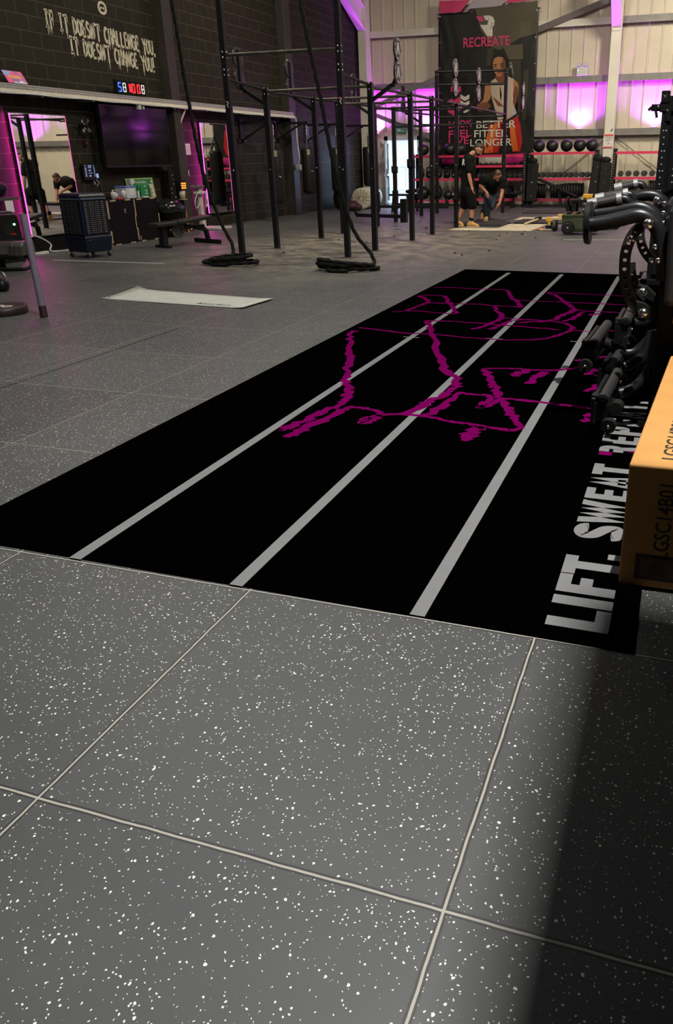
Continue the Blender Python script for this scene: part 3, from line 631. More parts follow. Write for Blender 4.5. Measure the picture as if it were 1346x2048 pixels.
obj('pipe', MB().tube(bez([(-10.0, 20.2, 2.42), (-10.0, 20.33, 2.40), (-10.0, 20.36, 2.30), (-10.0, 20.36, 1.8), (-9.97, 20.36, 1.45), (-10.0, 20.35, 1.26)], 6), .019, 10), white, t)
obj('socket', MB().span((-10.05, 20.28, 1.13), (-9.95, 20.43, 1.27)), white, t, bevel=.008)
t = thing('wall_cable', 'white cable hanging from the tray to sockets beside the wall pier', 'cable', (-10.2, 15.25, 1.17))
obj('cable', MB().tube(bez([(-10.02, 15.40, 2.42), (-10.05, 15.33, 2.3), (-10.12, 15.20, 2.0), (-10.16, 15.25, 1.6), (-10.18, 15.30, 1.22)], 6), .019, 8), white, t)
obj('socket', MB().span((-10.28, 15.27, 1.10), (-10.16, 15.45, 1.21)), white, t, bevel=.006)
tag(obj('junction_box', MB().span((-10.06, 13.75, 2.30), (-9.98, 13.84, 2.40)).span((-10.06, 13.92, 2.31), (-10.0, 13.96, 2.40)), white), 'small white junction box under the tray above the television', 'junction box')
# card, timer
t = thing('promo_card', 'small pink and blue printed card leaning on the cable tray', 'card', (-10.05, 10.9, 2.525), 0)
c = [V((-10.02, 10.70, 2.528)), V((-10.02, 11.09, 2.528)), V((-10.12, 11.08, 2.705)), V((-10.12, 10.69, 2.705))]
ux, uy = (c[1] - c[0]).normalized(), (c[3] - c[0]).normalized(); cw, chh = .39, .20
mb = MB(); mb.prism([(0, 0), (cw, 0), (cw, chh), (0, chh)], c[0], ux, uy, .006, 0)
nn = ux.cross(uy); qd = lambda pts, m, e: mb.flat([c[0] + nn * (.0065 + e) + ux * a + uy * b for a, b in pts], m)
qd([(0, .13), (.0, .2), (.17, .2), (.11, .12), (.05, .11)], 1, 0); qd([(.22, .2), (.28, .2), (.39, .08), (.39, .03)], 2, 0); qd([(.10, 0), (.25, .07), (.39, .0)], 3, 0); qd([(.08, .04), (.16, .09), (.3, .06), (.2, .01)], 2, .0004)
letters(mb, '1ST DANCE', c[0] + ux * .06 + uy * .075, ux, uy, .25, .05, 4, .03, lift=.008)
obj('card_sheet', mb, [mat('card_pink', (.80, .10, .25), .5), mat('card_blue', (.32, .38, .75), .5), mat('card_violet', (.35, .13, .45), .5), mat('card_sky', (.55, .72, .85), .5), mat('card_yellow', (.9, .62, .08), .5)], t)
t = thing('gym_timer', 'black digital wall timer with blue and red digits standing on the cable tray', 'timer', (-10.0, 13.6, 2.53))
obj('timer_case', MB().span((-10.05, 13.20, 2.525), (-9.98, 14.04, 2.76)), matte, t, bevel=.006)
SEG = {'a': (0, 1, 1, 1), 'b': (1, 1, 1, .5), 'c': (1, .5, 1, 0), 'd': (0, 0, 1, 0), 'e': (0, 0, 0, .5), 'f': (0, .5, 0, 1), 'g': (0, .5, 1, .5)}
DG = {'5': 'acdfg', '8': 'abcdefg', '1': 'bc', '0': 'abcdef', '3': 'abcdg'}
em = lambda nm, c, s: mat(nm, c, .5, emit=(c, s))
for i, (ch, y, nm) in enumerate((('5', 13.25, 'led_blue'), ('8', 13.38, 'led_white'), ('1', 13.49, 'led_red'), ('1', 13.53, 'led_red'), ('0', 13.64, 'led_red'), ('0', 13.79, 'led_red'), ('8', 13.92, 'led_white'))):
    mb = MB(); w, h = .07, .135
    for sg in DG[ch]:
        a, b, c_, d = SEG[sg]
        mb.bar((-9.978, y + a * w, 2.575 + b * h), (-9.978, y + c_ * w, 2.575 + d * h), .018, .004, up=(1, 0, 0))
    obj('digit', mb, {'led_blue': em('led_blue', (.02, .08, 1.0), 4), 'led_white': em('led_white', (.6, .6, .6), .8), 'led_red': em('led_red', (1.0, .015, .02), 4)}[nm], t)

# mirrors with glowing edges
MIR = mat('mirror_glass', (.80, .80, .80), .015, 1.0, 0.01); LEDP = mat('pink_led', (1, .2, .7), .4, emit=((1.0, .05, .55), LEDS)); LEDP2 = mat('pink_led_side', (1, .2, .7), .4, emit=((1.0, .08, .45), LEDS * .12))
def mirror(y0, y1, z0, z1, label, back):
    t = thing('wall_mirror', label, 'mirror', (WX + .1, (y0 + y1) / 2, z0), 0, 'tall mirrors with pink lit edges')
    obj('backing', MB().span((WX + .03, y0 + .03, z0 + .02), (WX + .07, y1 - .03, z1 - .02)), matte, t)
    obj('glass', MB().span((WX + .07, y0, z0), (WX + .082, y1, z1)), MIR, t)
    obj('rim', MB().span((WX + .065, y0, z1), (WX + .086, y1, z1 + .012)).span((WX + .065, y0, z0 - .012), (WX + .086, y1, z0)), steel, t)
    for a, b, m in ((y0 - .008, y0, LEDP), (y1, y1 + .008, LEDP2)):
        obj('light_strip', MB().span((WX + .068, a, z0), (WX + .086, b, z1)), m, t)
    if back:
        l = bpy.data.lights.new('strip_light', 'AREA'); l.shape = 'RECTANGLE'; l.size = .04; l.size_y = z1 - z0; l.energy = GLOW; l.color = (1.0, .02, .55)
        o = bpy.data.objects.new('strip_light', l); C.objects.link(o); o.parent = t; o.location = (-.045, y0 - .02 - (y0 + y1) / 2, (z1 - z0) / 2); o.rotation_euler = (math.radians(90), 0, math.radians(180 - 20))
mirror(10.80, 12.02, .27, 2.12, 'tall mirror with a pink lit left edge behind the air cooler', True)
mirror(16.15, 17.20, .30, 2.15, 'tall mirror with a pink lit edge on the wall beyond the television', True)
tag(obj('cable', MB().tube(bez([(-10.2, 10.72, .32), (-10.15, 10.95, .22), (-10.1, 11.05, .12), (-10.05, 11.0, .02), (-9.9, 11.6, .012), (-9.9, 12.1, .012)], 6), .012, 8), white), 'white cable looping below the left mirror to the floor', 'cable')
tag(obj('power_strip', MB().span((-10.05, 10.55, 0), (-9.98, 10.85, .045)), white, bevel=.008), 'white power strip on the floor under the left mirror', 'power strip')
tag(obj('skirting_shelf', MB().span((WX, 10.5, 0), (WX + .05, 12.1, .25)), matte), 'low black plinth board under the left mirror', 'plinth')

# television
t = thing('television', 'large black wall television with a dark glossy screen', 'television', (WX, 13.7, 1.3))
SCR = mat('glossy_screen', (.001, .001, .003), .09, 0, .05, spec=.15)
obj('tv_case', MB().span((-10.12, 12.70, 1.315), (-10.04, 14.68, 2.33)), black, t, bevel=.006)
obj('screen', MB().span((-10.04, 12.715, 1.335), (-10.036, 14.665, 2.32)), SCR, t)
mb = MB().span((-10.05, 12.69, 1.30), (-10.03, 14.69, 1.318)).span((-10.05, 12.69, 1.315), (-10.03, 12.70, 2.335)).span((-10.05, 14.68, 1.315), (-10.03, 14.69, 2.335)).span((-10.05, 12.69, 2.325), (-10.03, 14.69, 2.335))
obj('bezel', mb, mat('tv_bezel', (.05, .045, .05), .25, .8), t); obj('wall_bracket', MB().span((WX, 13.3, 1.6), (-10.12, 14.1, 2.0)), black, t)
tag(obj('cable', MB().tube(bez([(-10.25, 12.72, 1.32), (-10.27, 12.70, 1.0), (-10.27, 12.74, .76)], 6), .008, 6), matte), 'thin black cable hanging below the left end of the television', 'cable')

# wall fan, sensor, tablet screen, notice
t = thing('wall_fan', 'small black wall fan with pale blades above the booking screen', 'fan', (WX, 12.44, 1.98))
c = V((-10.16, 12.44, 1.98)); mb = MB()
for r in (.06, .11, .16): mb.tube([c + V((.07 - r * .25, r * math.cos(a * PI / 12), r * math.sin(a * PI / 12))) for a in range(25)], .005, 6)
for k in range(16): a = k * PI / 8; mb.tube([c + V((.07, .03 * math.cos(a), .03 * math.sin(a))), c + V((.03, .16 * math.cos(a), .16 * math.sin(a))), c + V((-.03, .15 * math.cos(a), .15 * math.sin(a)))], .003, 5)
obj('guard', mb, black, t)
mb = MB()
for k in range(4):
    a = .9 + k * PI / 2; e1, e2 = V((.0, math.cos(a), math.sin(a))), V((.35, -math.sin(a), math.cos(a)))
    mb.prism([(.02, -.012), (.13, -.035), (.14, .02), (.02, .015)], c, e1, e2, .004)
obj('blade', mb, mat('pale_fan_blade', (.45, .43, .38), .4), t); obj('motor', MB().cyl((WX, 12.44, 1.98), c + V((.03, 0, 0)), .035, n=14), black, t)
tag(obj('motion_sensor', MB().span((WX, 12.46, 1.66), (-10.25, 12.53, 1.74)).ell((-10.25, 12.495, 1.695), (.03, .03, .03), 12, 8), mat('sensor_red_black', (.06, .012, .012), .35), bevel=.004), 'small dark wall sensor below the fan', 'sensor')
t = thing('booking_screen', 'small dark wall screen showing rows of pale text', 'screen', (WX, 12.47, 1.1))
obj('screen_case', MB().span((WX + .03, 12.27, 1.10), (-10.22, 12.67, 1.365)), black, t, bevel=.005)
mb = MB(); TXT = em('screen_text', (.35, .48, .85), .45); random.seed(9)
for k in range(11):
    for y, w in ((12.31, .05), (12.40, .10), (12.54, .03)):
        if random.random() < .85: mb.span((-10.2195, y, 1.335 - k * .018), (-10.2185, y + w * random.uniform(.6, 1), 1.343 - k * .018))
mb.span((-10.2195, 12.585, 1.13), (-10.2185, 12.645, 1.20)); obj('screen_text', mb, TXT, t)
obj('wall_bracket', MB().span((WX, 12.42, 1.15), (WX + .03, 12.52, 1.3)), black, t)
tag(obj('cable_cluster', MB().tube(bez([(-10.24, 12.52, 1.10), (-10.2, 12.50, 1.03), (-10.22, 12.56, .99), (-10.2, 12.60, 1.05), (-10.24, 12.58, 1.10)], 5), .008, 6).span((-10.27, 12.50, 1.02), (-10.22, 12.54, 1.06)), steel), 'tangle of cable with bright plugs below the booking screen', 'cable')
t = thing('paper_notice', 'white paper notice with small print pinned between pier and mirror', 'notice', (WX, 15.64, 1.52))
obj('sheet', MB().span((WX + .004, 15.51, 1.515), (WX + .008, 15.79, 1.735)), mat('paper_white', (.75, .70, .70), .7, 0, .03), t)
mb = MB()
for k in range(5):
    for j in range(3): mb.span((WX + .0082, 15.54 + j * .085, 1.545 + k * .036), (WX + .0086, 15.60 + j * .085 - .01 * ((k + j) % 2), 1.557 + k * .036))
obj('notice_print', mb, mat('notice_ink', (.25, .12, .22), .7), t)
# wall shelf with things at the left edge
t = thing('wall_shelf', 'narrow dark wall shelf at the left edge of the photo', 'shelf', (WX, 10.2, .87))
obj('shelf_board', MB().span((WX, 9.7, .865), (-9.98, 10.42, .905)), mat('shelf_grey', (.06, .055, .05), .5), t)
tag(obj('paper_sheet', MB().span((-9.982, 10.12, .69), (-9.978, 10.28, .86)), mat('paper_white', (.75, .70, .70))), 'white paper hanging from the front of the wall shelf', 'paper')
tag(obj('kit_bag', MB().ell((-10.1, 10.10, 1.03), (.12, .22, .125), 18, 12).ell((-10.08, 9.98, 1.1), (.08, .1, .08), 12, 8), mat('dark_blue_bag', (.006, .006, .014), .6, 0, .3, 8, .3, spec=.2), remesh=.02), 'dark rounded bag resting on the wall shelf', 'bag')

# speaker
t = thing('party_speaker', 'black party speaker with green lights standing behind the rower', 'speaker', (-9.17, 9.55, 0))
prof = [(-.20, 0), (.20, 0), (.20, .60), (.185, .69), (.14, .74), (-.14, .74), (-.185, .69), (-.20, .60)]
obj('cabinet', MB().prism(prof, (-9.17, 9.55, 0), (.25, .97, 0), (0, 0, 1), -.36), mat('speaker_plastic', (.006, .006, .006), .4), t, bevel=.012)
obj('handle', MB().tube(bez([(-9.20, 9.42, .72), (-9.20, 9.44, .765), (-9.18, 9.55, .775), (-9.16, 9.66, .765), (-9.15, 9.68, .72)], 5), .014, 8), mat('speaker_grey', (.10, .10, .09), .5), t)
for y, z in ((9.655, .58), (9.555, .30), (9.685, .30)):
    mb = MB().ell((-9.165 + (y - 9.55) * .258, y, z), (.010, .022, .017), 12, 8); obj('green_light', mb, em('green_led', (.25, 1.0, .6), 5), t)
mb = MB().cyl((-9.175, 9.55, .50), (-9.165, 9.5475, .50), .09, n=24).cyl((-9.175, 9.55, .25), (-9.165, 9.5475, .25), .12, n=24); obj('speaker_cone', mb, rubber, t)
mb = MB(); letters(mb, 'LIVE', (-9.158, 9.56, .42), (.25, .97, 0), (0, 0, 1), .10, .03, 0, .02); obj('speaker_print', mb, red, t)
t.location = (-9.62, 9.72, 0); t.scale = (.97, .97, .94)
# rower/bench deck at the left edge
t = thing('rowing_bench', 'dark grey padded machine deck with tubular foot at the left edge', 'exercise machine', (-9.1, 9.05, 0))
e = V((-8.90, 9.16, 0)); d = V((.94, .34, 0)); s = V((.34, -.94, 0))
DECK = mat('grey_black_shell', (.045, .042, .038), .4, 0, .15, 8)
mb = MB().prism([(-.19, .30), (-.17, .37), (.15, .37), (.20, .33), (.20, .20), (.12, .14), (-.12, .14), (-.19, .20)], e - d * 1.17, s, (0, 0, 1), -1.15)
obj('deck_shell', mb, DECK, t, bevel=.02, seg=3)
obj('end_cap', MB().prism([(-.20, .20), (-.20, .31), (-.17, .38), (.16, .38), (.215, .33), (.215, .19)], e - d * .02, s, (0, 0, 1), -.13), mat('shell_end_cap', (.07, .063, .055), .42, 0, .15, 8), t, bevel=.02, seg=3)
obj('side_panel', MB().prism([(0, .22), (.75, .22), (.75, .32), (0, .32)], e + s * .205 - d * .85, d, (0, 0, 1), .012), mat('side_panel_grey', (.085, .08, .07), .5), t)
obj('foot_tube', MB().tube(bez([e + s * .30 - d * .75 + V((0, 0, .03)), e + s * .30 + d * .05 + V((0, 0, .03)), e + s * .28 + d * .13 + V((0, 0, .035)), e + s * .20 + d * .18 + V((0, 0, .06)), e + s * .08 + d * .12 + V((0, 0, .14)), e + d * .0 + V((0, 0, .2))], 6), .024, 12), black, t)
obj('frame', MB().bar(e - d * .5 + V((0, 0, .0)), e - d * .5 + V((0, 0, .2)), .3, .3), matte, t)

# air cooler
t = thing('air_cooler', 'tall dark navy evaporative air cooler on castors with honeycomb grilles', 'air cooler', (-9.12, 10.72, 0), 0)
ca = V((-8.80, 10.36, 0)); e1 = (V((-9.33, 10.50, 0)) - ca).normalized(); e2 = V((-e1.y, e1.x, 0)) * -1
if e2.y < 0: e2 = -e2
WA, WB = .54, .50
P = lambda a, b, z: ca + e1 * a + e2 * b + V((0, 0, z))
def fr(z0, z1, i0, i1, m=0, mb=None):
    vs = [P(i0, i0, z0), P(WA - i0, i0, z0), P(WA - i0, WB - i0, z0), P(i0, WB - i0, z0), P(i1, i1, z1), P(WA - i1, i1, z1), P(WA - i1, WB - i1, z1), P(i1, WB - i1, z1)]
    return mb.add(vs, [(0, 3, 2, 1), (4, 5, 6, 7)] + [(i, (i + 1) % 4, 4 + (i + 1) % 4, 4 + i) for i in range(4)], m)
mb = MB(); fr(.085, .29, .03, .0, 0, mb); fr(.29, .33, .0, .012, 0, mb); obj('water_tank', mb, navy, t, bevel=.012)
mb = MB(); fr(.33, .90, .012, .012, 0, mb); fr(.90, .955, .0, .03, 0, mb); obj('housing', mb, navy, t, bevel=.014)
honey = bpy.data.materials.new('honeycomb_pad'); honey.use_nodes = True; n, l, b = nodes(honey)
tc = n.new('ShaderNodeTexCoord'); sx = n.new('ShaderNodeSeparateXYZ'); l.new(tc.outputs['Object'], sx.inputs[0])
cb = n.new('ShaderNodeCombineXYZ'); l.new(mth(n, l, 'SUBTRACT', sx.outputs[0], sx.outputs[1]), cb.inputs[0]); l.new(sx.outputs[2], cb.inputs[1])
br = n.new('ShaderNodeTexBrick'); l.new(cb.outputs[0], br.inputs['Vector']); br.inputs['Scale'].default_value = 1; br.inputs['Brick Width'].default_value = .058; br.inputs['Row Height'].default_value = .030; br.inputs['Mortar Size'].default_value = .009; br.offset = 0.0
nz = n.new('ShaderNodeTexNoise'); nz.inputs['Scale'].default_value = 70; l.new(tc.outputs['Object'], nz.inputs['Vector'])
pad = mixc(n, l, nz.outputs['Fac'], (.36, .25, .12), (.75, .55, .29))
l.new(mixc(n, l, br.outputs['Fac'], pad, (.012, .016, .03)), b.inputs['Base Color']); b.inputs['Roughness'].default_value = .7
for a0, a1, ax in ((.06, .48, 0), (.06, .44, 1)):
    mb = MB()
    if ax == 0: mb.flat([P(a0, .008, .36), P(a1, .008, .36), P(a1, .008, .84), P(a0, .008, .84)])
    else: mb.flat([P(.008, a0, .36), P(.008, a1, .36), P(.008, a1, .84), P(.008, a0, .84)][::-1])
    g = obj('grille', mb, honey, t)
    mb = MB(); q = (lambda u, z: P(u, .004, z)) if ax == 0 else (lambda u, z: P(.004, u, z))
    k = 0
    while .38 + k * .03 < .84: mb.bar(q(a0, .375 + k * .03), q(a1, .375 + k * .03), .007, .006, up=(0, 0, 1)); k += 1
    for j in range(5): u = a0 + (a1 - a0) * j / 4; mb.bar(q(u, .36), q(u, .84), .010, .012, up=(e1 if ax == 0 else e2))
    obj('grille_louvres', mb, navy, g)
obj('top_trim', MB().bar(P(.03, .0, .875), P(.51, .0, .875), .014, .02).bar(P(.0, .03, .875), P(.0, .47, .875), .014, .02), mat('cooler_trim_grey', (.10, .12, .16), .35), t)
mb = MB().flat([P(.0, .05, .25), P(.0, .11, .25), P(.0, .11, .28), P(.0, .05, .28)][::-1]); obj('badge', MB().bar(P(-.002, .06, .27), P(-.002, .10, .27), .03, .004), mat('badge_grey', (.2, .22, .26), .3), t)
for a, b in ((.06, .06), (.48, .06), (.06, .44), (.48, .44)):
    w_ = obj('castor', MB().cyl(P(a - .014, b, .034), P(a + .014, b, .034), .033, n=16), rubber, t); obj('castor_fork', MB().bar(P(a, b, .03), P(a, b, .095), .05, .02), chrome, w_)

# plyo boxes with plywood finger joints
def plyo(y0, y1, x0, x1, z, label):
    t = thing('plyo_box', label, 'plyo box', ((x0 + x1) / 2, (y0 + y1) / 2, 0), 0, 'black plyo boxes along the wall')
    obj('box_body', MB().span((x0, y0, 0), (x1, y1, z)), mat('black_film_ply', (.004, .0035, .003), .5, 0, .2, 9, spec=.15), t, bevel=.004)
    mb = MB(); L = y1 - y0; e = .002
    for a, b in ((.12, .32), (.68, .88)):
        mb.span((x1 - .02, y0 + L * a, z - .018), (x1 + e, y0 + L * b, z + e)); mb.span((x1 - .02, y0 + L * a, 0.001), (x1 + e, y0 + L * b, .016))
    for a, b in ((.05, .33), (.60, .98)): mb.span((x1 - .02, y0 - e, z * a), (x1 + e, y0 + .018, z * b))
    mb.span((x1 - .02, y1 - .018, z * .3), (x1 + e, y1 + e, z * .62)); mb.span((x0, y0 - e, z - .016), (x1, y0 + .016, z + e)); mb.span((x0, y0 - e, .001), (x1, y0 + .014, .014)) 
    obj('ply_edge', mb, ply, t)
    mb = MB()
    for y, zz in ((y0 + L * .62, z * .80),): letters(mb, '30', (x1 + .001, y - .02, zz), (0, 0, -1), (0, 1, 0), .08, .05, 0, .02)
    if y0 > 12.9: mb.v = [p + V((0, -.38, -.50)) for p in mb.v]
    obj('height_number', mb, mat('box_number', (.28, .22, .18), .6), t)
plyo(12.16, 12.90, -10.27, -9.74, .76, 'black plywood plyo box nearest the air cooler with pale finger joints')
plyo(12.91, 13.62, -10.17, -9.74, .755, 'black plywood plyo box under the green first aid case')
# on the boxes
def bottle(name, x, y, z, r, h, m, label, cap=None, pump=False):
    t = thing(name, label, 'bottle', (x, y, z))
    obj('bottle_body', MB().lathe([(0, 0), (r, 0), (r, h * .68), (r * .8, h * .8), (r * .35, h * .86), (r * .35, h * .9)], (x, y, z), 18), m, t)
    mb = MB().cyl((x, y, z + h * .88), (x, y, z + h), r * .42, n=12)
    if pump: mb.bar((x, y, z + h * 1.0), (x + r * 1.4, y, z + h * 1.0), .014, .014).cyl((x, y, z + h * .95), (x, y, z + h * 1.06), r * .2, n=8)
    obj('bottle_cap', mb, cap or white, t)
ZB = .762
bottle('pump_bottle', -9.88, 12.54, ZB, .045, .16, clear, 'clear pump bottle nearest the left end of the plyo boxes', white, True)
bottle('supplement_bottle', -9.98, 12.74, ZB, .035, .12, white, 'short white tub bottle behind the white spray bottle')
bottle('white_bottle', -9.86, 12.80, ZB, .047, .17, white, 'white rounded bottle in front of the blue lidded tub')
tag(obj('red_box', MB().span((-9.92, 12.62, ZB), (-9.84, 12.74, ZB + .03)), red, bevel=.004), 'small red packet between the bottles', 'packet')
t = thing('storage_tub', 'clear white storage tub with a blue lid on the plyo boxes', 'tub', (-9.98, 13.0, ZB))
obj('tub_body', MB().prism([(-.13, 0), (.13, 0), (.15, .19), (-.15, .19)], (-9.85, 13.02, ZB), (0, 1, 0), (0, 0, 1), -.24), mat('tub_plastic', (.52, .54, .60), .3, 0, .1, 20), t, bevel=.01)
obj('tub_lid', MB().span((-10.10, 12.86, ZB + .19), (-9.84, 13.18, ZB + .215)), mat('blue_lid', (.10, .16, .50), .4), t, bevel=.006)
obj('tub_label', MB().span((-9.848, 12.93, ZB + .05), (-9.845, 13.11, ZB + .16)), mat('tub_label', (.62, .62, .62), .5), t)
t = thing('first_aid_case', 'dark green first aid case leaning on the plyo boxes', 'first aid case', (-9.93, 13.42, ZB))
cp = [(-.19, 0), (.17, 0), (.19, .02), (.17, .20), (.13, .235), (-.15, .25), (-.18, .22)]
obj('case_shell', MB().prism(cp, (-9.84, 13.42, ZB), (0, 1, 0), (0, 0, 1), -.13), green, t, bevel=.012, seg=3)
obj('case_rib', MB().span((-9.841, 13.27, ZB + .03), (-9.832, 13.30, ZB + .2)).span((-9.841, 13.53, ZB + .03), (-9.832, 13.56, ZB + .2)), mat('green_dark', (.008, .11, .03), .45), t)
obj('case_print', MB().span((-9.839, 13.40, ZB + .19), (-9.836, 13.46, ZB + .21)).span((-9.839, 13.42, ZB + .11), (-9.836, 13.49, ZB + .13)).span((-9.839, 13.42, ZB + .06), (-9.836, 13.50, ZB + .08)), mat('case_print', (.45, .55, .52), .5), t)
tag(obj('spray_bottle', MB().lathe([(0, 0), (.045, 0), (.045, .16), (.016, .20), (.016, .23)], (-10.1, 13.36, ZB + .0), 14).span((-10.13, 13.31, ZB + .23), (-10.05, 13.41, ZB + .33)), white), 'white trigger spray bottle behind the green first aid case', 'bottle')
tag(obj('small_carton', MB().span((-9.90, 13.20, ZB), (-9.84, 13.27, ZB + .12)), clear), 'small pale carton between the tub and the first aid case', 'carton')
tag(obj('eraser', MB().span((-9.82, 13.26, ZB), (-9.76, 13.40, ZB + .025)), white), 'small white block on the front edge of the second plyo box', 'block')
t = thing('first_aid_board', 'green first aid station sign board leaning on the wall', 'sign', (WX, 13.85, .4))
bo, by, bz = V((-10.20, 13.45, .42)), V((0, 1, 0)), V((-.08, 0, .66)).normalized()
mb = MB(); mb.prism([(0, 0), (.84, 0), (.84, .68), (0, .68)], bo, by, bz, .008, 1)
def bp_(a, b, c_, d, m, e): mb.prism([(a, b), (c_, b), (c_, d), (a, d)], bo + V((.0085 + e, 0, 0)), by, bz, .0005, m)
bp_(.02, .02, .82, .66, 0, 0); bp_(.03, .05, .81, .56, 2, .001); bp_(.26, .02, .58, .56, 0, .002); bp_(.50, .02, .62, .3, 0, .003); bp_(.64, .12, .70, .18, 3, .004); bp_(.655, .09, .685, .21, 3, .005)
bp_(.64, .30, .78, .50, 4, .003); bp_(.06, .3, .22, .5, 4, .003)
for k in range(5): bp_(.66, .32 + k * .035, .76 - .02 * (k % 2), .34 + k * .035, 5, .004); bp_(.08, .32 + k * .035, .2, .34 + k * .035, 5, .004)
letters(mb, 'First Aid Station', bo + V((.012, .25, 0)) + bz * .585, by, bz, .36, .05, 3, .02)
bp_(.035, .58, .08, .64, 3, .003); bp_(.76, .58, .805, .64, 3, .003)
obj('sign_board', mb, [green, mat('sign_lime', (.45, .62, .18), .5), mat('sign_cream', (.62, .62, .45), .5), printw, mat('sign_pale', (.68, .60, .56), .5), mat('sign_brown', (.35, .16, .10), .5)], t)

# bin
t = thing('waste_bin', 'round black bin with a shiny black liner bag behind the bench', 'bin', (-9.86, 13.98, 0))
bc = (-9.80, 14.0, 0)
obj('bin_body', MB().lathe([(0, 0), (.24, 0), (.29, .54), (.30, .55)], bc, 28), matte, t)
mb = MB(); pr = []; random.seed(4)
for j, (r, h) in enumerate(((.315, .47), (.325, .54), (.30, .60), (.235, .66), (.13, .69), (.02, .705))):
    pr.append([V(bc) + V(((r + .014 * math.sin(k * 2.3 + j) + random.uniform(-.012, .012)) * math.cos(k * PI / 16), (r + .014 * math.sin(k * 2.3 + j)) * math.sin(k * PI / 16), h + random.uniform(-.014, .014))) for k in range(32)])
vs = [q for r in pr for q in r]; mb.add(vs, [(j * 32 + k, j * 32 + (k + 1) % 32, (j + 1) * 32 + (k + 1) % 32, (j + 1) * 32 + k) for j in range(5) for k in range(32)] + [list(range(160, 192))], 0, True)
obj('liner_bag', mb, mat('glossy_bin_bag', (.012, .012, .013), .16, 0, .2, 10, .4, bscale=14), t)
tag(obj('white_cloth', MB().ell((-9.62, 13.72, .27), (.03, .06, .05), 10, 8), white, remesh=.012), 'small white cloth between the plyo box and the bin', 'cloth')

# slim stand with orange display, and an orange stick
t = thing('heart_rate_stand', 'black slim rack with clips and an orange lit display by the wall pier', 'rack', (-10.1, 14.85, 0))
obj('rack_post', MB().span((-10.22, 14.55, 0), (-10.06, 14.75, 1.22)), matte, t, bevel=.006)
mb = MB(); random.seed(2)
for k in range(7): mb.ell((-10.05, 14.58 + random.uniform(0, .12), .62 + k * .085), (.012, .02, .014), 8, 6)
obj('clip', mb, chrome, t)
obj('display_case', MB().span((-10.15, 14.84, .83), (-10.0, 15.04, 1.02)), matte, t, bevel=.01)
mb = MB()
for k in range(3):
    for j in range(4): mb.span((-9.999, 14.86 + j * .045, .86 + k * .045), (-9.996, 14.885 + j * .045, .89 + k * .045))
obj('display_light', mb, em('orange_led', (1.0, .28, .04), 2.2), t)
tag(obj('cup', MB().lathe([(0, 0), (.055, 0), (.068, .165), (.06, .165), (.05, .02)], (-10.05, 14.93, .655), 18).span((-10.12, 14.86, .645), (-9.98, 15.0, .655)), mat('beige_cup', (.42, .36, .26), .5)), 'beige cup on the rack under the orange display', 'cup')
tag(obj('orange_bar', MB().cyl((-10.06, 15.03, 0), (-10.1, 15.06, .52), .014, n=10), orange), 'slim orange stick leaning by the pier beside the scanner', 'stick')

# body scanner
t = thing('body_scanner', 'white body composition scale with column, handles and base plate', 'scale', (-9.95, 15.55, 0))
obj('column', MB().prism([(-.05, .06), (.09, .06), (.035, .80), (-.065, .80)], (-9.98, 15.52, 0), (0, 1, 0), (0, 0, 1), -.09), white, t, bevel=.012)
obj('base', MB().span((-10.12, 15.42, 0), (-9.55, 15.95, .055)), mat('scanner_base', (.42, .38, .36), .4), t, bevel=.014)
obj('head_display', MB().prism([(-.15, 0), (.12, 0), (.14, .035), (-.10, .05)], (-9.88, 15.42, .87), (0, 1, 0), (0, 0, 1), -.20), mat('scanner_grey', (.10, .09, .09), .35), t, bevel=.012)
obj('handle_rest', MB().span((-10.0, 15.26, .735), (-9.9, 15.62, .79)).span((-10.02, 15.40, .77), (-9.94, 15.52, .88)), white, t, bevel=.014)
for a, b in ((15.28, 15.14), (15.60, 15.56)):
    obj('hand_cable', MB().tube(bez([(-9.92, a, .75), (-9.9, b, .6), (-9.9, (a + b) / 2 - .04, .47), (-9.92, a + .05, .55), (-9.95, a + .06, .73)], 5), .009, 8), white, t)

# adjustable bench
t = thing('weight_bench', 'black padded adjustable weight bench on the floor in front of the bin', 'weight bench', (-8.45, 12.55, 0))
b0, b1 = V((-8.66, 12.05, 0)), V((-8.28, 13.10, 0)); d = (b1 - b0).normalized(); s = V((-d.y, d.x, 0)); Lb = (b1 - b0).length
PB = lambda a, z, o=0: b0 + d * a + s * o + V((0, 0, z))
def pad(name, a0, z0, a1, z1, w, th):
    mb = MB().bar(PB(a0, z0), PB(a1, z1), w, th); return obj(name, mb, vinyl, t, bevel=.022, seg=3)
pad('seat', -.12, .375, .30, .395, .30, .065); pad('backrest', .32, .395, 1.05, .455, .28, .065)
obj('frame', MB().bar(PB(.0, .30), PB(.95, .30), .06, .06).bar(PB(.55, .33), PB(.98, .24), .06, .06).bar(PB(.98, .24), PB(1.02, .05), .08, .06), black, t, bevel=.006)
for a, w in ((.06, .12), ): obj('leg', MB().bar(PB(a, .02), PB(a + .02, .34), .10, .14), black, t, bevel=.008)
obj('foot', MB().bar(PB(1.0, .035, -.36), PB(1.0, .035, .36), .06, .08), black, t, bevel=.008); obj('foot', MB().bar(PB(.05, .02, -.20), PB(.05, .02, .20), .07, .04), black, t, bevel=.006)
obj('adjuster_plate', MB().cyl(PB(.36, .27, -.035), PB(.36, .27, -.05), .135, n=28), mat('adjuster_dark', (.03, .03, .03), .4), t)
mb = MB()
for k in range(11): a = PI + .25 + k * .26; p = PB(.36 + .115 * math.cos(a), .27 + .115 * math.sin(a), -.052); mb.cyl(p, p - s * .004, .011, n=8)
obj('adjuster_hole', mb, steel, t)
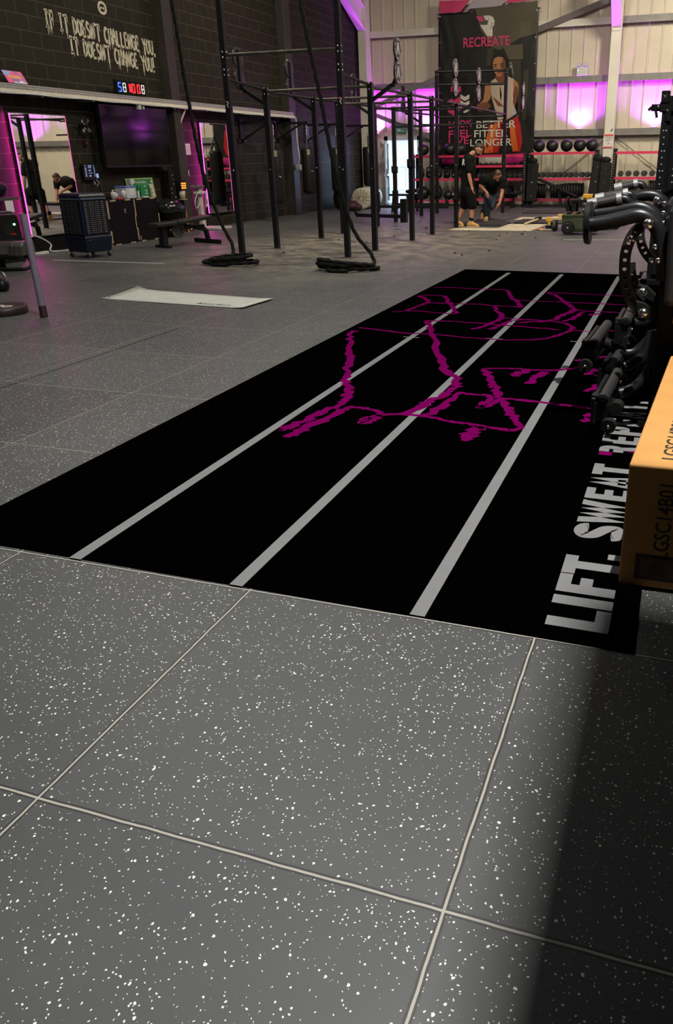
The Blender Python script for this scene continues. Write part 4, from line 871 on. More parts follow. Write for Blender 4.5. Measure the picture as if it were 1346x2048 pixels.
for a_, z_ in ((.19, .29), (.62, .27)): obj('pop_pin', MB().ell(PB(a_, z_, -.065), (.022,) * 3, 12, 8), chrome, t)

# ================================================================== THE RIG
rig = thing('pull_up_rig', 'large black bolted pull-up rig with many posts, bars and round ball targets', 'pull-up rig', (-5.6, 15.5, 0))
POSTB = bpy.data.materials.new('perforated_black_post'); POSTB.use_nodes = True; n, l, b = nodes(POSTB)
tc = n.new('ShaderNodeTexCoord'); sx = n.new('ShaderNodeSeparateXYZ'); l.new(tc.outputs['Object'], sx.inputs[0])
b.inputs['Base Color'].default_value = (.008, .008, .009, 1); b.inputs['Roughness'].default_value = .45; b.inputs['Specular IOR Level'].default_value = .2
nz = n.new('ShaderNodeTexNoise'); nz.inputs['Scale'].default_value = 12; l.new(tc.outputs['Object'], nz.inputs['Vector'])
l.new(mixc(n, l, nz.outputs['Fac'], (.006, .006, .007), (.012, .012, .013)), b.inputs['Base Color'])
XL, XR = -6.55, -4.75
YS = [(-6.67, 11.37, 4.6), (-4.87, 11.40, 4.6), (-6.57, 12.36, 2.46), (-4.79, 12.35, 2.47), (-6.58, 14.16, 2.45), (-4.72, 14.04, 2.45), (-6.55, 15.15, 2.45), (-4.71, 15.25, 2.45),
      (-6.50, 16.95, 2.45), (-4.69, 16.90, 2.42), (-6.50, 18.15, 2.46), (-6.52, 20.16, 2.46), (-6.40, 21.15, 3.43), (-4.71, 21.57, 3.45), (-4.70, 18.6, 2.42)]
YS = YS[:-1]
HOLE = mat('post_hole', (.002, .002, .002), .9)
for x, y, h in YS:
    p = obj('post', MB().span((x - .04, y - .04, .008), (x + .04, y + .04, h)), POSTB, rig, bevel=.004)
    obj('foot_plate', MB().span((x - .11, y - .08, 0), (x + .11, y + .08, .01)), steel, p)
    mb = MB()
    zz = (h - .10, h - .02) if h < 4 else (2.55, 2.62, 2.78, 2.85)
    for z in zz:
        mb.ell((x, y - .042, z), (.014, .008, .014), 8, 6).ell((x + .042, y, z), (.008, .014, .014), 8, 6)
    mb.ell((x, y - .042, 1.25), (.012, .008, .012), 8, 6)
    obj('bolt', mb, chrome, p)
    if h > 4:
        mb = MB(); k = 0
        while 1.2 + k * .075 < h:
            mb.cyl((x + .0395, y, 1.2 + k * .075), (x + .0415, y, 1.2 + k * .075), .012, n=8); mb.cyl((x, y - .0395, 1.2 + k * .075), (x, y - .0415, 1.2 + k * .075), .012, n=8); k += 1
        obj('post_hole', mb, HOLE, p)
        z = 2.12; mb = MB()   # white R mark with a pink corner on the post
        e1, e2 = V((1, 0, 0)), V((0, 0, 1)); o_ = V((x - .03, y - .0425, z))
        mb.prism([(.0, .085), (.018, .085), (.026, .07), (.008, .07)], o_, e1, e2, -.001, 1)
        mb.ribbon([o_ + V((a, -.001, c)) for a, c in ((.026, .08), (.044, .08), (.052, .065), (.044, .05), (.026, .048), (.05, .0))], .013, normal=(0, -1, 0))
        obj('post_mark', mb, [printw, printp], p)
# bars
def rb(a, b, r=.022, name='pull_up_bar'):
    obj(name, MB().cyl(a, b, r, n=12), blacksat, rig)
WORN = mat('worn_bar_steel', (.09, .08, .065), .35, .6, .4, 6)
def wb(a, b, r=.021): obj('pull_up_bar', MB().cyl(a, b, r, n=12), WORN, rig)
wb((-6.67, 11.37, 2.815), (-4.87, 11.40, 2.815), .025)
rb((-6.67, 11.37, 2.50), (-6.57, 12.36, 2.42)); rb((-4.87, 11.40, 2.50), (-4.79, 12.35, 2.43))
wb((-6.57, 12.36, 2.40), (-4.79, 12.35, 2.41))
for a, b in (((-6.57, 12.36), (-6.58, 14.16)), ((-6.58, 14.16), (-6.55, 15.15)), ((-6.55, 15.15), (-6.50, 16.95)), ((-6.5, 16.95), (-6.5, 18.15)), ((-6.5, 18.15), (-6.52, 20.16)), ((-6.52, 20.16), (-6.4, 21.15)),
             ((-4.79, 12.35), (-4.72, 14.04)), ((-4.72, 14.04), (-4.71, 15.25)), ((-4.71, 15.25), (-4.69, 16.9)), ((-4.69, 16.9), (-4.70, 18.6)), ((-4.70, 18.6), (-4.71, 21.57))):
    rb((*a, 2.40), (*b, 2.40))
wb((-6.58, 14.16, 2.38), (-4.72, 14.04, 2.38)); wb((-6.55, 15.15, 2.36), (-4.71, 15.25, 2.36)); rb((-6.5, 16.95, 2.36), (-4.69, 16.9, 2.36)); rb((-6.5, 18.15, 2.38), (-4.70, 18.3, 2.38))
rb((-6.5, 18.15, 2.12), (-6.52, 20.16, 2.12)); rb((-6.52, 20.16, 2.15), (-4.71, 20.4, 2.15)); rb((-6.4, 21.15, 2.36), (-4.71, 21.57, 2.36)); rb((-6.5, 18.15, 2.05), (-4.70, 18.1, 2.05))
for z in (3.40, 3.10): rb((-6.4, 21.15, z), (-4.71, 21.57, z), .03)
# ball targets: two stacked discs on a cranked arm
DISC = mat('target_disc_black', (.012, .010, .014), .4)
def target(px, py, side, z0, printed):
    x = px + side * .42; t = obj('ball_target', MB().bar((px + side * .03, py, 2.22), (px + side * .36, py, 2.42), .05, .05).bar((px + side * .36, py, 2.40), (x, py, 2.50), .05, .05).span((x - .012, py - .03, 2.44), (x + .012, py + .03, 3.0)), black, rig)
    for k in (0, 1):
        c = V((x + side * .025, py, z0 + k * .31)); obj('target_disc', MB().cyl(c - V((.012, 0, 0)), c + V((.012, 0, 0)), .152, n=32), DISC, t)
        if printed:
            mb = MB(); f = side * .0135
            for a in range(30):
                if a % 5 == 4 or 8 < a < 12: continue
                u, w = a * PI / 15, (a + .8) * PI / 15
                q = [(r * math.cos(v), r * math.sin(v)) for r, v in ((.118, u), (.142, u), (.142, w), (.118, w))]
                mb.flat([c + V((f, p_[0], p_[1])) for p_ in q][::side])
            mb.prism([(-.08, -.07), (-.03, -.07), (.0, .0), (.03, -.07), (.075, -.07), (.03, .085), (-.03, .085)], c + V((f, 0, 0)), (0, side, 0), (0, 0, 1), .001)
            obj('target_print', mb, printw, t)
for (a, b) in ((-4.79, 12.35), (-4.71, 15.25), (-4.69, 16.9)): target(a, b, 1, 2.58, True)
target(-4.71, 21.57, 1, 2.66, True)
for (a, b) in ((-6.57, 12.36), (-6.58, 14.16), (-6.50, 16.95), (-6.52, 20.16)): target(a, b, -1, 2.58, False)
# low safety arms and fittings
for (a, b, z) in (((-4.87, 14.04), (-5.9, 14.3), .42), ((-6.5, 16.95), (-4.9, 17.0), .42), ((-6.5, 18.15), (-5.3, 18.3), .40)):
    m_ = obj('safety_arm', MB().bar((*a, z), (*b, z), .05, .06).bar((a[0], a[1] + .0, z - .1), (a[0], a[1], z + .3), .11, .11).bar((*b, z), (b[0] - .02, b[1], z + .12), .05, .05), black, rig)
for (x, y, z) in ((-4.69, 16.9, .60), (-6.40, 21.15, .5), (-6.5, 18.15, 1.15), (-4.72, 14.04, 1.3)):
    obj('hook', MB().bar((x, y - .05, z), (x, y - .16, z), .05, .08).bar((x, y - .16, z - .03), (x, y - .16, z + .08), .04, .03).span((x - .055, y - .055, z - .07), (x + .055, y + .055, z + .07)), matte, rig)

# ================================================================== ROPES
ROPE = mat('black_braided_rope', (.005, .0045, .004), .75, 0, .3, 60, spec=.2)
def rope(path, label, y, coil, seed):
    random.seed(seed); cx, cy_, a0, b0_ = coil; P = bez(path, 14); last = P[-1]; Q = []
    N_ = 150; turns = 2.7; ph0 = math.atan2((last.y - cy_) / b0_, (last.x - cx) / a0)
    for k in range(1, N_):
        f = k / N_; a = ph0 - f * turns * 2 * PI; rr = 1.0 + .30 * math.sin(2.7 * f * turns + seed) - .32 * f
        lay = .030 + .030 * min(3.2, f * turns) * 1.8 * (.30 + .65 * math.sin(a * .5 + seed) ** 2) * .9
        ox, oy = .14 * a0 * math.sin(f * 9 + seed), .12 * b0_ * math.cos(f * 7 + seed * 2)
        Q.append(V((cx + ox + a0 * rr * math.cos(a), cy_ + oy + b0_ * rr * math.sin(a), lay)))
    tail = [V((cx - a0 * .2, cy_ - b0_ * 1.05, .03)), V((cx + a0 * .5, cy_ - b0_ * 1.15, .03))]
    Q = P + bez([P[-1]] + Q[::4] + tail, 6)[1:]
    # resample evenly
    out = [Q[0]]; acc = 0
    for p, q in zip(Q, Q[1:]):
        L = (q - p).length
        while acc + L >= .022:
            p = p.lerp(q, (.022 - acc) / L); out.append(p); L = (q - p).length; acc = 0
        acc += L
    o = obj('climbing_rope', MB().tube(out, .024, 12, twist=2 * PI / .16, lobes=3, amp=.20), ROPE, loc=(path[-1][0], path[-1][1], 0))
    tag(o, label, 'rope')
rope([(-7.10, 10.60, 4.9), (-6.944, 10.6, 3.41), (-6.859, 10.6, 2.25), (-6.747, 10.6, 1.27), (-6.543, 10.6, .585), (-6.36, 10.58, .22), (-6.36, 10.45, .05), (-6.50, 10.30, .035)],
     'thick black climbing rope hanging by the left tall post, end coiled on the floor', 10.6, (-6.28, 10.22, .40, .22), 1.3)
rope([(-5.12, 10.4, 4.6), (-4.945, 10.4, 3.26), (-4.739, 10.4, 2.17), (-4.589, 10.4, 1.32), (-4.358, 10.4, .525), (-4.10, 10.38, .20), (-4.02, 10.30, .06), (-4.10, 10.15, .035)],
     'thick black climbing rope hanging by the right tall post, end coiled on the floor', 10.4, (-4.38, 10.05, .42, .25), 2.6)

# ================================================================== PUNCH BAGS ON WALL BRACKETS
CANVAS = mat('bag_strap', (.02, .018, .016), .6)
BAGTAPE = mat('bag_shiny_patch', (.30, .27, .16), .3, 0, .2)
for i, (y, ztop, zbot, r, lab) in enumerate(((17.95, 1.62, .40, .165, 'long black punch bag hanging nearest the second mirror'), (19.72, 1.66, .55, .165, 'black punch bag hanging beside the drop pipe'),
                                            (21.55, 1.68, .53, .165, 'black punch bag partly behind the right tall post'), (23.95, 1.72, .60, .17, 'black punch bag hanging furthest, near the open door'))):
    x = -9.42; t = thing('punch_bag', lab, 'punch bag', (x, y, zbot), 0, 'punch bags along the left wall'); h = ztop - zbot
    obj('bag_body', MB().lathe([(0, 0), (r * .6, .015), (r * .92, .05), (r, .11), (r, h - .07), (r * .93, h - .02), (r * .7, h), (0, h)], (x, y, zbot), 26), leather, t)
    mb = MB()
    for a in (0.4, PI / 2 + .4, PI + .4, 1.5 * PI + .4): mb.bar((x + r * .9 * math.cos(a), y + r * .9 * math.sin(a), ztop - .03), (x, y, ztop + .30), .035, .006, up=(math.cos(a), math.sin(a), .3))
    obj('strap', mb, CANVAS, t)
    obj('shiny_patch', MB().bar((x + r * .55, y - r * .86, ztop - .16), (x + r * .55, y - r * .86, ztop - .03), .07, .006, up=(.5, -.8, 0)), BAGTAPE, t)
    mb = MB()
    for k in range(5): mb.tube([V((x, y, ztop + .30 + k * .05)) + V(((.016 * math.cos(q * PI / 5), 0) if k % 2 else (0, .016 * math.cos(q * PI / 5))) + (.034 * math.sin(q * PI / 5),)) for q in range(11)], .006, 6)
    obj('chain', mb, chrome, t)
    obj('side_tag', MB().bar((x + r * .8, y - r * .7, zbot + h * .52), (x + r * 1.1, y - r * .8, zbot + h * .50), .03, .005), white, t)
    zb = ztop + .56; t2 = thing('bag_bracket', 'black wall bracket carrying the %s punch bag from the left' % ORD[i], 'wall bracket', (WX, y - .05, zb - .4), 0, 'punch bag wall brackets')
    obj('arm', MB().span((WX + .05, y - .03, zb), (x + .06, y + .03, zb + .055)), black, t2); obj('wall_plate', MB().span((WX, y - .06, zb - .40), (WX + .05, y + .06, zb + .10)).span((WX, y - .16, zb - .40), (WX + .05, y + .16, zb - .33)), black, t2)
    obj('stay', MB().bar((WX + .04, y, zb - .36), (x - .15, y, zb), .04, .04), black, t2)
    mb = MB()
    for k in (-1, 1): mb.ell((WX + .055, y + k * .13, zb - .365), (.012, .016, .016), 8, 6).ell((WX + .055, y + k * .04, zb + .02), (.012, .014, .014), 8, 6)
    obj('bolt', mb, chrome, t2)

# rolled matting by the door
t = thing('rolled_mat', 'big pale roll of padded matting lying by the far left corner', 'rolled mat', (-9.25, 23.4, 0))
a, b = V((-9.22, 22.75, .30)), V((-9.42, 24.3, .30)); mb = MB(); d = (b - a).normalized()
mb.lathe([(0, 0), (.06, .02), (.12, 0), (.17, .012), (.22, 0), (.27, .006), (.30, .03), (.305, .5), (.295, 1.0), (.30, 1.45), (.28, 1.55), (0, 1.55)], a, 30, 0, d)
obj('roll_body', mb, mat('roll_fabric', (.50, .46, .36), .6, 0, .12, 9, .5, bscale=9), t)
mb = MB()
for k in range(14):
    q = k * 2 * PI / 14 + .2; x_ = V((0, 0, 1)).cross(d).normalized(); y_ = d.cross(x_); e = x_ * math.cos(q) + y_ * math.sin(q); mb.bar(a + e * .05 - d * .004, a + e * .27 - d * .002, .012, .012)
obj('end_fold', mb, mat('roll_fold', (.30, .25, .17), .7), t)
tag(obj('rolled_mat', MB().lathe([(0, 0), (.17, 0), (.18, .03), (.18, .9), (.16, .95), (0, .95)], (-9.86, 23.9, .18), 22, 0, (-.1, 1, 0)), mat('blue_white_roll', (.40, .47, .60), .5, 0, .15, 6, .3)), 'smaller bluish roll lying behind the big pale roll', 'rolled mat')
tag(obj('kit_bag', MB().ell((-9.80, 22.5, .32), (.17, .26, .32), 16, 12).ell((-9.75, 22.35, .50), (.1, .12, .12), 12, 8), matte, remesh=.03), 'black bag standing against the wall behind the pale roll', 'bag')
tag(obj('kit_bag', MB().ell((-9.25, 22.15, .14), (.20, .24, .14), 16, 10).ell((-9.12, 22.2, .10), (.15, .15, .10), 12, 8), mat('dark_red_bag', (.035, .008, .008), .6, 0, .3, 6), remesh=.03), 'dark red and black bag on the floor in front of the pale roll', 'bag')

# open door leaf and things in the doorway
dl = thing('door_1', 'pale aluminium door leaf standing open at the far left doorway', 'door', (-9.48, 25.9, 0)); dl['kind'] = 'structure'
a, b = V((-9.47, 25.86, 0)), V((-9.25, 24.98, 0)); e = (b - a).normalized()
ALU = mat('pale_aluminium', (.60, .66, .72), .4, .1, .05)
mb = MB()
for f0, f1, z0, z1 in ((0, .1, .03, 1.90), (.80, .9, .03, 1.90), (0, .9, .03, .13), (0, .9, 1.80, 1.90), (0, .9, .85, .95)): mb.bar(a + e * (f0 + f1) / 2 + V((0, 0, z0)), a + e * (f0 + f1) / 2 + V((0, 0, z1)), f1 - f0, .045, up=(-e.y, e.x, 0)) if f1 - f0 < .2 else mb.bar(a + e * f0 + V((0, 0, (z0 + z1) / 2)), a + e * f1 + V((0, 0, (z0 + z1) / 2)), .1, .045, up=(0, 0, 1))
obj('leaf_frame', mb, ALU, dl)
GL_ = bpy.data.materials.new('door_glass'); GL_.use_nodes = True; n, l, b_ = nodes(GL_); b_.inputs['Base Color'].default_value = (.75, .85, .95, 1); b_.inputs['Roughness'].default_value = .05; b_.inputs['Transmission Weight'].default_value = 1.0; b_.inputs['IOR'].default_value = 1.1
obj('leaf_glass', MB().bar(a + e * .08 + V((0, 0, .5)), a + e * .82 + V((0, 0, .5)), .78, .012, up=(0, 0, 1)).bar(a + e * .08 + V((0, 0, 1.37)), a + e * .82 + V((0, 0, 1.37)), .9, .012, up=(0, 0, 1)), GL_, dl)
obj('handle', MB().bar(a + e * .85 + V((.03, -.02, .82)), a + e * .85 + V((.03, -.02, 1.08)), .05, .03), matte, dl)
t = thing('step_bench', 'low black step bench standing in front of the bright doorway', 'bench', (-7.6, 22, 0))
obj('bench_top', MB().span((-8.0, 21.8, .42), (-7.2, 22.2, .47)), black, t); 
for x in (-7.42, -7.28): [obj('leg', MB().bar((x, y_, 0), (x - .04, y_, .42), .06, .06), black, t) for y_ in (21.85, 22.15)]
obj('leg', MB().bar((-7.95, 22.0, 0), (-7.9, 22.0, .42), .06, .2), black, t)
tag(obj('coiled_strap', MB().ell((-7.42, 22, .53), (.16, .12, .06), 16, 8).ell((-7.34, 22.02, .56), (.12, .1, .05), 12, 8), matte, remesh=.02), 'black coiled strap lying on the low step bench', 'strap')
t = thing('exit_sign', 'small green emergency exit sign on the cladding above the door', 'exit sign', (-8.95, 25.8, 2.1))
o_ = PY(794, 265, 25.88); mb = MB().span((o_.x, 25.85, o_.z), (o_.x + .30, 26.0, o_.z + .14)); obj('sign_box', mb, mat('exit_green', (.02, .28, .12), .5, emit=((.02, .4, .15), .12)), t)
mb = MB(); q = V((o_.x, 25.849, o_.z)); mb.prism([(.03, .04), (.11, .04), (.11, .02), (.16, .07), (.11, .12), (.11, .10), (.03, .10)], q, (1, 0, 0), (0, 0, 1), -.001).span((q.x + .19, 25.848, q.z + .03), (q.x + .26, 25.849, q.z + .12)); mb.ell((q.x + .175, 25.848, q.z + .10), (.016, .002, .016), 8, 6)
obj('sign_symbol', mb, printw, t)
tag(obj('door_sensor', MB().ell(PY(764, 284, 25.8), (.07, .05, .08), 14, 10), white), 'white round fitting on the wall at the upper left of the door', 'sensor')
tag(obj('wall_pipe', MB().cyl(PY(757, 270, 25.8), PY(774, 254, 25.8), .045, n=10), mat('pale_pipe', (.60, .42, .36), .5)), 'short slanting pale pipe on the cladding left of the exit sign', 'pipe')

# ================================================================== PEOPLE
SKIN = mat('skin_fair', (.46, .21, .12), .5, 0, .10, 12, .05, bscale=90); SKIN2 = mat('skin_ruddy', (.42, .17, .10), .5, 0, .10, 12)
TEE = mat('black_tshirt', (.006, .006, .006), .9, 0, .25, 7, .3, bscale=14, spec=.15); JEAN = mat('blue_denim', (.009, .017, .030), .8, 0, .3, 9, .2, bscale=30)
BOOT = mat('tan_work_boot', (.50, .27, .08), .7, 0, .15, 20, .1); SOLE = mat('pale_sole', (.55, .42, .25), .7); HAIR = mat('dark_brown_hair', (.022, .012, .008), .6, 0, .3, 60, .5, bscale=90); HAIR2 = mat('brown_hair', (.055, .026, .011), .6, 0, .3, 60, .5, bscale=90)
def cap(mb, pts):
    for (p, r), (q, s_) in zip(pts, pts[1:]):
        p, q = V(p), V(q); mb.cyl(p, q, r, s_, 14)
    for p, r in pts: mb.ell(p, r, 14, 10)
    return mb
def hand(mb, w, d, palm_n, L=.18, curl=.5):
    """palm, four unequal bent fingers and a thumb from the side of the palm; d = direction of the fingers"""
    w, d, pn = V(w), V(d).normalized(), V(palm_n).normalized(); s = d.cross(pn).normalized()
    cap(mb, [(w, .026), (w + d * .03, .030)])
    for k in range(4):
        f = (k - 1.5) * .019; b0 = w + d * (.085 - abs(k - 1.2) * .004) + s * f; cap(mb, [(w + d * .02 + s * f * .7, .019), (b0, .013)])
        ln = (.066, .076, .070, .054)[k]; d1 = (d + pn * curl * .6).normalized(); d2 = (d + pn * curl * 1.7).normalized()
        cap(mb, [(b0, .0115), (b0 + d1 * ln * .5, .0105), (b0 + d1 * ln * .5 + d2 * ln * .5, .0085)])
    b0 = w + d * .025 - s * .028; t1 = (d * .7 - s * .7 + pn * .3).normalized(); cap(mb, [(w + d * .012 - s * .012, .018), (b0, .016), (b0 + t1 * .035, .0125), (b0 + t1 * .035 + (d + pn * .4).normalized() * .03, .010)])
def head(mb, c, up, fw, r=.105):
    c, up, fw = V(c), V(up).normalized(), V(fw).normalized(); fw = (fw - up * fw.dot(up)).normalized(); sd = up.cross(fw); R = Matrix((sd, fw, up)).transposed()
    L = lambda x, y, z: c + sd * x + fw * y + up * z
    mb.ell(c + up * .02, (.076, .096, .105), 20, 14, 0, R); mb.ell(L(0, .028, -.045), (.058, .066, .075), 16, 12, 0, R)
    mb.ell(L(0, .072, -.092), (.028, .025, .022), 12, 8, 0, R)                       # chin
    cap(mb, [(L(0, .088, .012), .010), (L(0, .113, -.028), .015)])                    # nose
    mb.ell(L(0, .092, -.058), (.026, .010, .007), 12, 8, 0, R); mb.ell(L(0, .090, -.071), (.023, .010, .007), 12, 8, 0, R)
    mb.ell(L(0, .078, .030), (.055, .020, .012), 12, 8, 0, R)                         # brow
    for k in (-1, 1):
        mb.ell(L(k * .078, -.008, -.010), (.010, .022, .034), 10, 8, 0, R); mb.ell(L(k * .032, .084, .008), (.014, .010, .008), 10, 8, 0, R)
    return L, R
def hair(L, R, m, parent, z=.035):
    mb = MB().ell(L(0, -.022, z - .004), (.081, .090, .093), 20, 14, 0, R).ell(L(0, -.045, -.02), (.074, .062, .075), 16, 12, 0, R).ell(L(0, .015, z + .030), (.070, .068, .060), 14, 10, 0, R); return obj('hair', mb, m, parent, remesh=.009)
def boot(name, heel, toe, ank, parent, sock=None):
    heel, toe, ank = V(heel), V(toe), V(ank); d = (toe - heel).normalized(); up = V((0, 0, 1)); up = (up - d * up.dot(d)).normalized(); mb = MB()
    cap(mb, [(heel + up * .055 + d * .02, .048), (heel + up * .06 + d * .12, .046), (toe - d * .06 + up * .042, .042), (toe - d * .02 + up * .035, .035)]); cap(mb, [(heel + up * .06 + d * .03, .048), (ank, .052)])
    o = obj(name, mb, BOOT, parent, remesh=.010)
    mb = MB().bar(heel - d * .03 + up * .012, toe + d * .012 + up * .012, .085, .024, up=up); obj('sole', mb, SOLE, o, bevel=.008)
    mb = MB()
    for k in range(3): mb.bar(ank - up * (.03 + .03 * k) + d * (.045 + .02 * k) + V((0, -.03, 0)), ank - up * (.03 + .03 * k) + d * (.045 + .02 * k) + V((0, .03, 0)), .007, .007)
    obj('laces', mb, SOLE, o)
# standing man, in profile, head bowed, facing right
t = thing('person', 'man in black t-shirt, black shorts and tan boots standing side-on with head bowed', 'person', (-4.4, 17.2, 0)); Y0 = 17.2
q = lambda px, py, dy=0: PY(px, py, Y0 + dy)
hip, chest, neck = q(936, 384), q(937.5, 331), q(944, 308)
hc = q(956.5, 298.5); mb = MB()
cap(mb, [(hip, .125), (q(935, 360), .118), (chest, .135), (q(937, 318), .10)]); cap(mb, [(q(939, 314), .066), (neck, .056), (q(952, 303), .055)])
L, R = head(mb, hc, (.80, 0, 1), (1, -.25, -.95))
for sgn, pts in ((-1, ((937, 322), (938.5, 353), (943.5, 375))), (1, ((940, 324), (940, 353), (944, 374)))):
    a, b, c = (q(*p, sgn * w) for p, w in zip(pts, (.17, .20, .19))); cap(mb, [(a, .055), (a.lerp(b, .5), .048), (b, .040), (b.lerp(c, .3), .042), (c, .027)]); hand(mb, c, (c - b).normalized() + V((.12, 0, -.4)), (.6, -.3 * sgn, 0))
legs = ((-1, (940, 386), (945, 414), (943, 440)), (1, (933, 386), (929, 413), (917, 438)))
for sgn, a, b, c in legs:
    a, b, c = q(*a, sgn * .09), q(*b, sgn * .10), q(*c, sgn * .09); cap(mb, [(a, .092), (b, .056), (b.lerp(c, .3) + V((-.012, 0, 0)), .057), (c, .040)])
obj('body', mb, SKIN, t, remesh=.0085, smooth_it=2)
hair(L, R, HAIR, t)
obj('beard', MB().ell(L(0, .048, -.068), (.060, .058, .042), 16, 10, 0, R).ell(L(0, .02, -.06), (.066, .05, .04), 14, 10, 0, R), HAIR, t, remesh=.009)
mb = MB(); cap(mb, [(q(936, 384), .150), (q(935, 358), .142), (q(937.5, 332), .155), (q(937.5, 318), .118)]); cap(mb, [(q(938, 319, -.06), .10), (q(938, 319, .12), .10)])
for sgn, (ax, ay), (bx, by_) in ((-1, (937, 320), (938.5, 341)), (1, (941, 321), (945, 340))): cap(mb, [(q(ax, ay, sgn * .15), .082), (q(bx, by_, sgn * .185), .073)])
sh = obj('t_shirt', mb, TEE, t, remesh=.012, smooth_it=3)
mb = MB(); o_ = q(924.5, 324, -.155); letters(mb, 'R', o_ + V((-.0, -.02, -.06)), (1, -.35, 0), (.1, 0, 1), .07, .12, 0, .04); obj('shirt_print', mb, printw, sh)
mb = MB(); cap(mb, [(q(936, 378), .152), (q(936, 388), .155)])
for sgn, a, b, c in legs: a, b = q(*a, sgn * .085), q(*b, sgn * .095); cap(mb, [(a, .135), (a.lerp(b, .86), .105)])
obj('shorts', mb, mat('black_shorts', (.005, .005, .005), .9, 0, .2, 9, .2, spec=.15), t, remesh=.012, smooth_it=3)
for (h_, to_, an), sgn in ((((936, 457), (957, 458.5), (942.5, 443)), -1), (((911, 455), (926, 456), (915, 441)), 1)):
    h_, to_, an = q(*h_, sgn * .09), q(*to_, sgn * .09 - .03), q(*an, sgn * .09); h_.z = to_.z = .001; boot('boot', h_, to_, an, t)
    s_ = MB(); cap(s_, [(an, .050), (an + V((.004, 0, .07)), .047)]); obj('sock', s_, TEE, t, remesh=.012)
# man bending forward, one hand on his knee, the other reaching to the floor
t = thing('person', 'man in black t-shirt and blue jeans bending forward and reaching towards the floor', 'person', (-4.3, 18.55, 0)); Y0 = 18.5
mb = MB(); hip = q(983, 385, .42); hc = q(995.5, 351, -.05); ch = q(986, 362, .12)
SL, SR = q(967, 361, .05), q(1006, 361, .05)
cap(mb, [(hip, .135), (q(985, 371, .27), .135), (ch, .15)]); cap(mb, [(SL.lerp(SR, .15), .085), (SL.lerp(SR, .5) + V((0, .02, .02)), .105), (SL.lerp(SR, .85), .085)]); cap(mb, [(q(990, 358, .03), .068), (q(994, 354, -.02), .06)])
L, R = head(mb, hc, (.1, -.75, .85), (.1, -.8, -.75))
def arm(a, b, c, d_, pn): cap(mb, [(a, .058), (a.lerp(b, .5), .050), (b, .041), (b.lerp(c, .3), .043), (c, .028)]); hand(mb, c, d_, pn)
w1 = q(973, 384, -.20); arm(q(965, 359, .05), q(960.5, 372, -.02), w1, (.35, -.2, -1), (.3, .9, .1)); w2 = q(999, 407, -.12); arm(q(1007.5, 360, .05), q(1004, 386, -.02), w2, (-.35, -.3, -1), (-.6, .2, 0))
lg = ((q(977, 388, .36), q(975, 404, -.02), q(974, 437, .06)), (q(989, 388, .42), q(981, 414, .18), q(966, 424, .42)))
for a, b, c in lg: cap(mb, [(a, .095), (b, .058), (b.lerp(c, .3), .058), (c, .040)])
obj('body', mb, SKIN2, t, remesh=.0085, smooth_it=2); hair(L, R, HAIR2, t)
mb = MB(); cap(mb, [(hip + V((0, 0, .02)), .155), (q(985, 371, .27), .155), (ch, .17)]); cap(mb, [(SL.lerp(SR, .10), .105), (SL.lerp(SR, .5) + V((0, .02, .02)), .118), (SL.lerp(SR, .9), .105)])
cap(mb, [(q(965, 359, .05), .085), (q(962.5, 366, .02), .074)]); cap(mb, [(q(1007.5, 360, .05), .085), (q(1006, 374, .02), .074)]); obj('t_shirt', mb, TEE, t, remesh=.012, smooth_it=3)
mb = MB(); cap(mb, [(hip, .150), (hip + V((0, -.05, -.03)), .150)])
for a, b, c in lg: cap(mb, [(a, .120), (b, .082), (b.lerp(c, .4), .075), (c, .066)])
obj('jeans', mb, JEAN, t, remesh=.012, smooth_it=2)
an = lg[0][2]; g_ = V((an.x, an.y, .036)); boot('boot', g_ + V((-.01, .07, .001)), g_ + V((.01, -.19, .001)), an + V((0, 0, .0)), t)
an = lg[1][2]; boot('boot', an + V((-.01, .07, -.01)), V((an.x + .02, an.y - .14, .046)), an, t)

# ================================================================== BANNER ON THE FAR WALL
bn = thing('gym_banner', 'tall glossy black gym banner with pink lettering and a printed woman athlete', 'banner', (-6.2, 25.62, 1.1))
def vin(nm, c, rough=.34): return mat(nm, c, rough, 0, .12, 1.2, .5, bscale=2.6, spec=.32)
BY_ = 25.66; mb = MB(); nX, nZ = 60, 80; X0, X1, Z0, Z1 = -7.70, -4.70, 1.06, 5.35
def fold(x, z): return .007 * math.sin(x * 7 + math.sin(z * 2.1 + x) * 2.2) * math.sin(z * 1.3 + x * 1.7) ** 2 + .004 * math.sin(x * 17 + math.sin(z * 3 + x * 2) * 2) * max(0, math.sin(x * 1.9 + z * .8))
vs = [V((X0 + (X1 - X0) * i / nX, BY_ + fold(X0 + (X1 - X0) * i / nX, Z0 + (Z1 - Z0) * j / nZ), Z0 + (Z1 - Z0) * j / nZ)) for j in range(nZ + 1) for i in range(nX + 1)]
mb.add(vs, [(j * (nX + 1) + i, j * (nX + 1) + i + 1, (j + 1) * (nX + 1) + i + 1, (j + 1) * (nX + 1) + i) for j in range(nZ) for i in range(nX)], 0, True)
o = obj('banner_sheet', mb, vin('black_vinyl_sheet', (.012, .011, .009), .36), bn)
md = o.modifiers.new('thickness', 'SOLIDIFY'); md.thickness = .004
def tri(mb, pts, y, m):
    """a printed shape, cut into the sheet's folds"""
    b = bmesh.new(); f = b.faces.new([b.verts.new(p) for p in pts]); bmesh.ops.triangulate(b, faces=[f])
    bmesh.ops.subdivide_edges(b, edges=b.edges[:], cuts=3, use_grid_fill=True); bmesh.ops.triangulate(b, faces=b.faces[:])
    b.verts.index_update(); vv = [v.co.copy() for v in b.verts]; ff = [[v.index for v in f.verts] for f in b.faces]; b.free()
    for p in vv: p.y = y + fold(p.x, p.z)
    mb.add(vv, ff, m, True)
LY = [0]
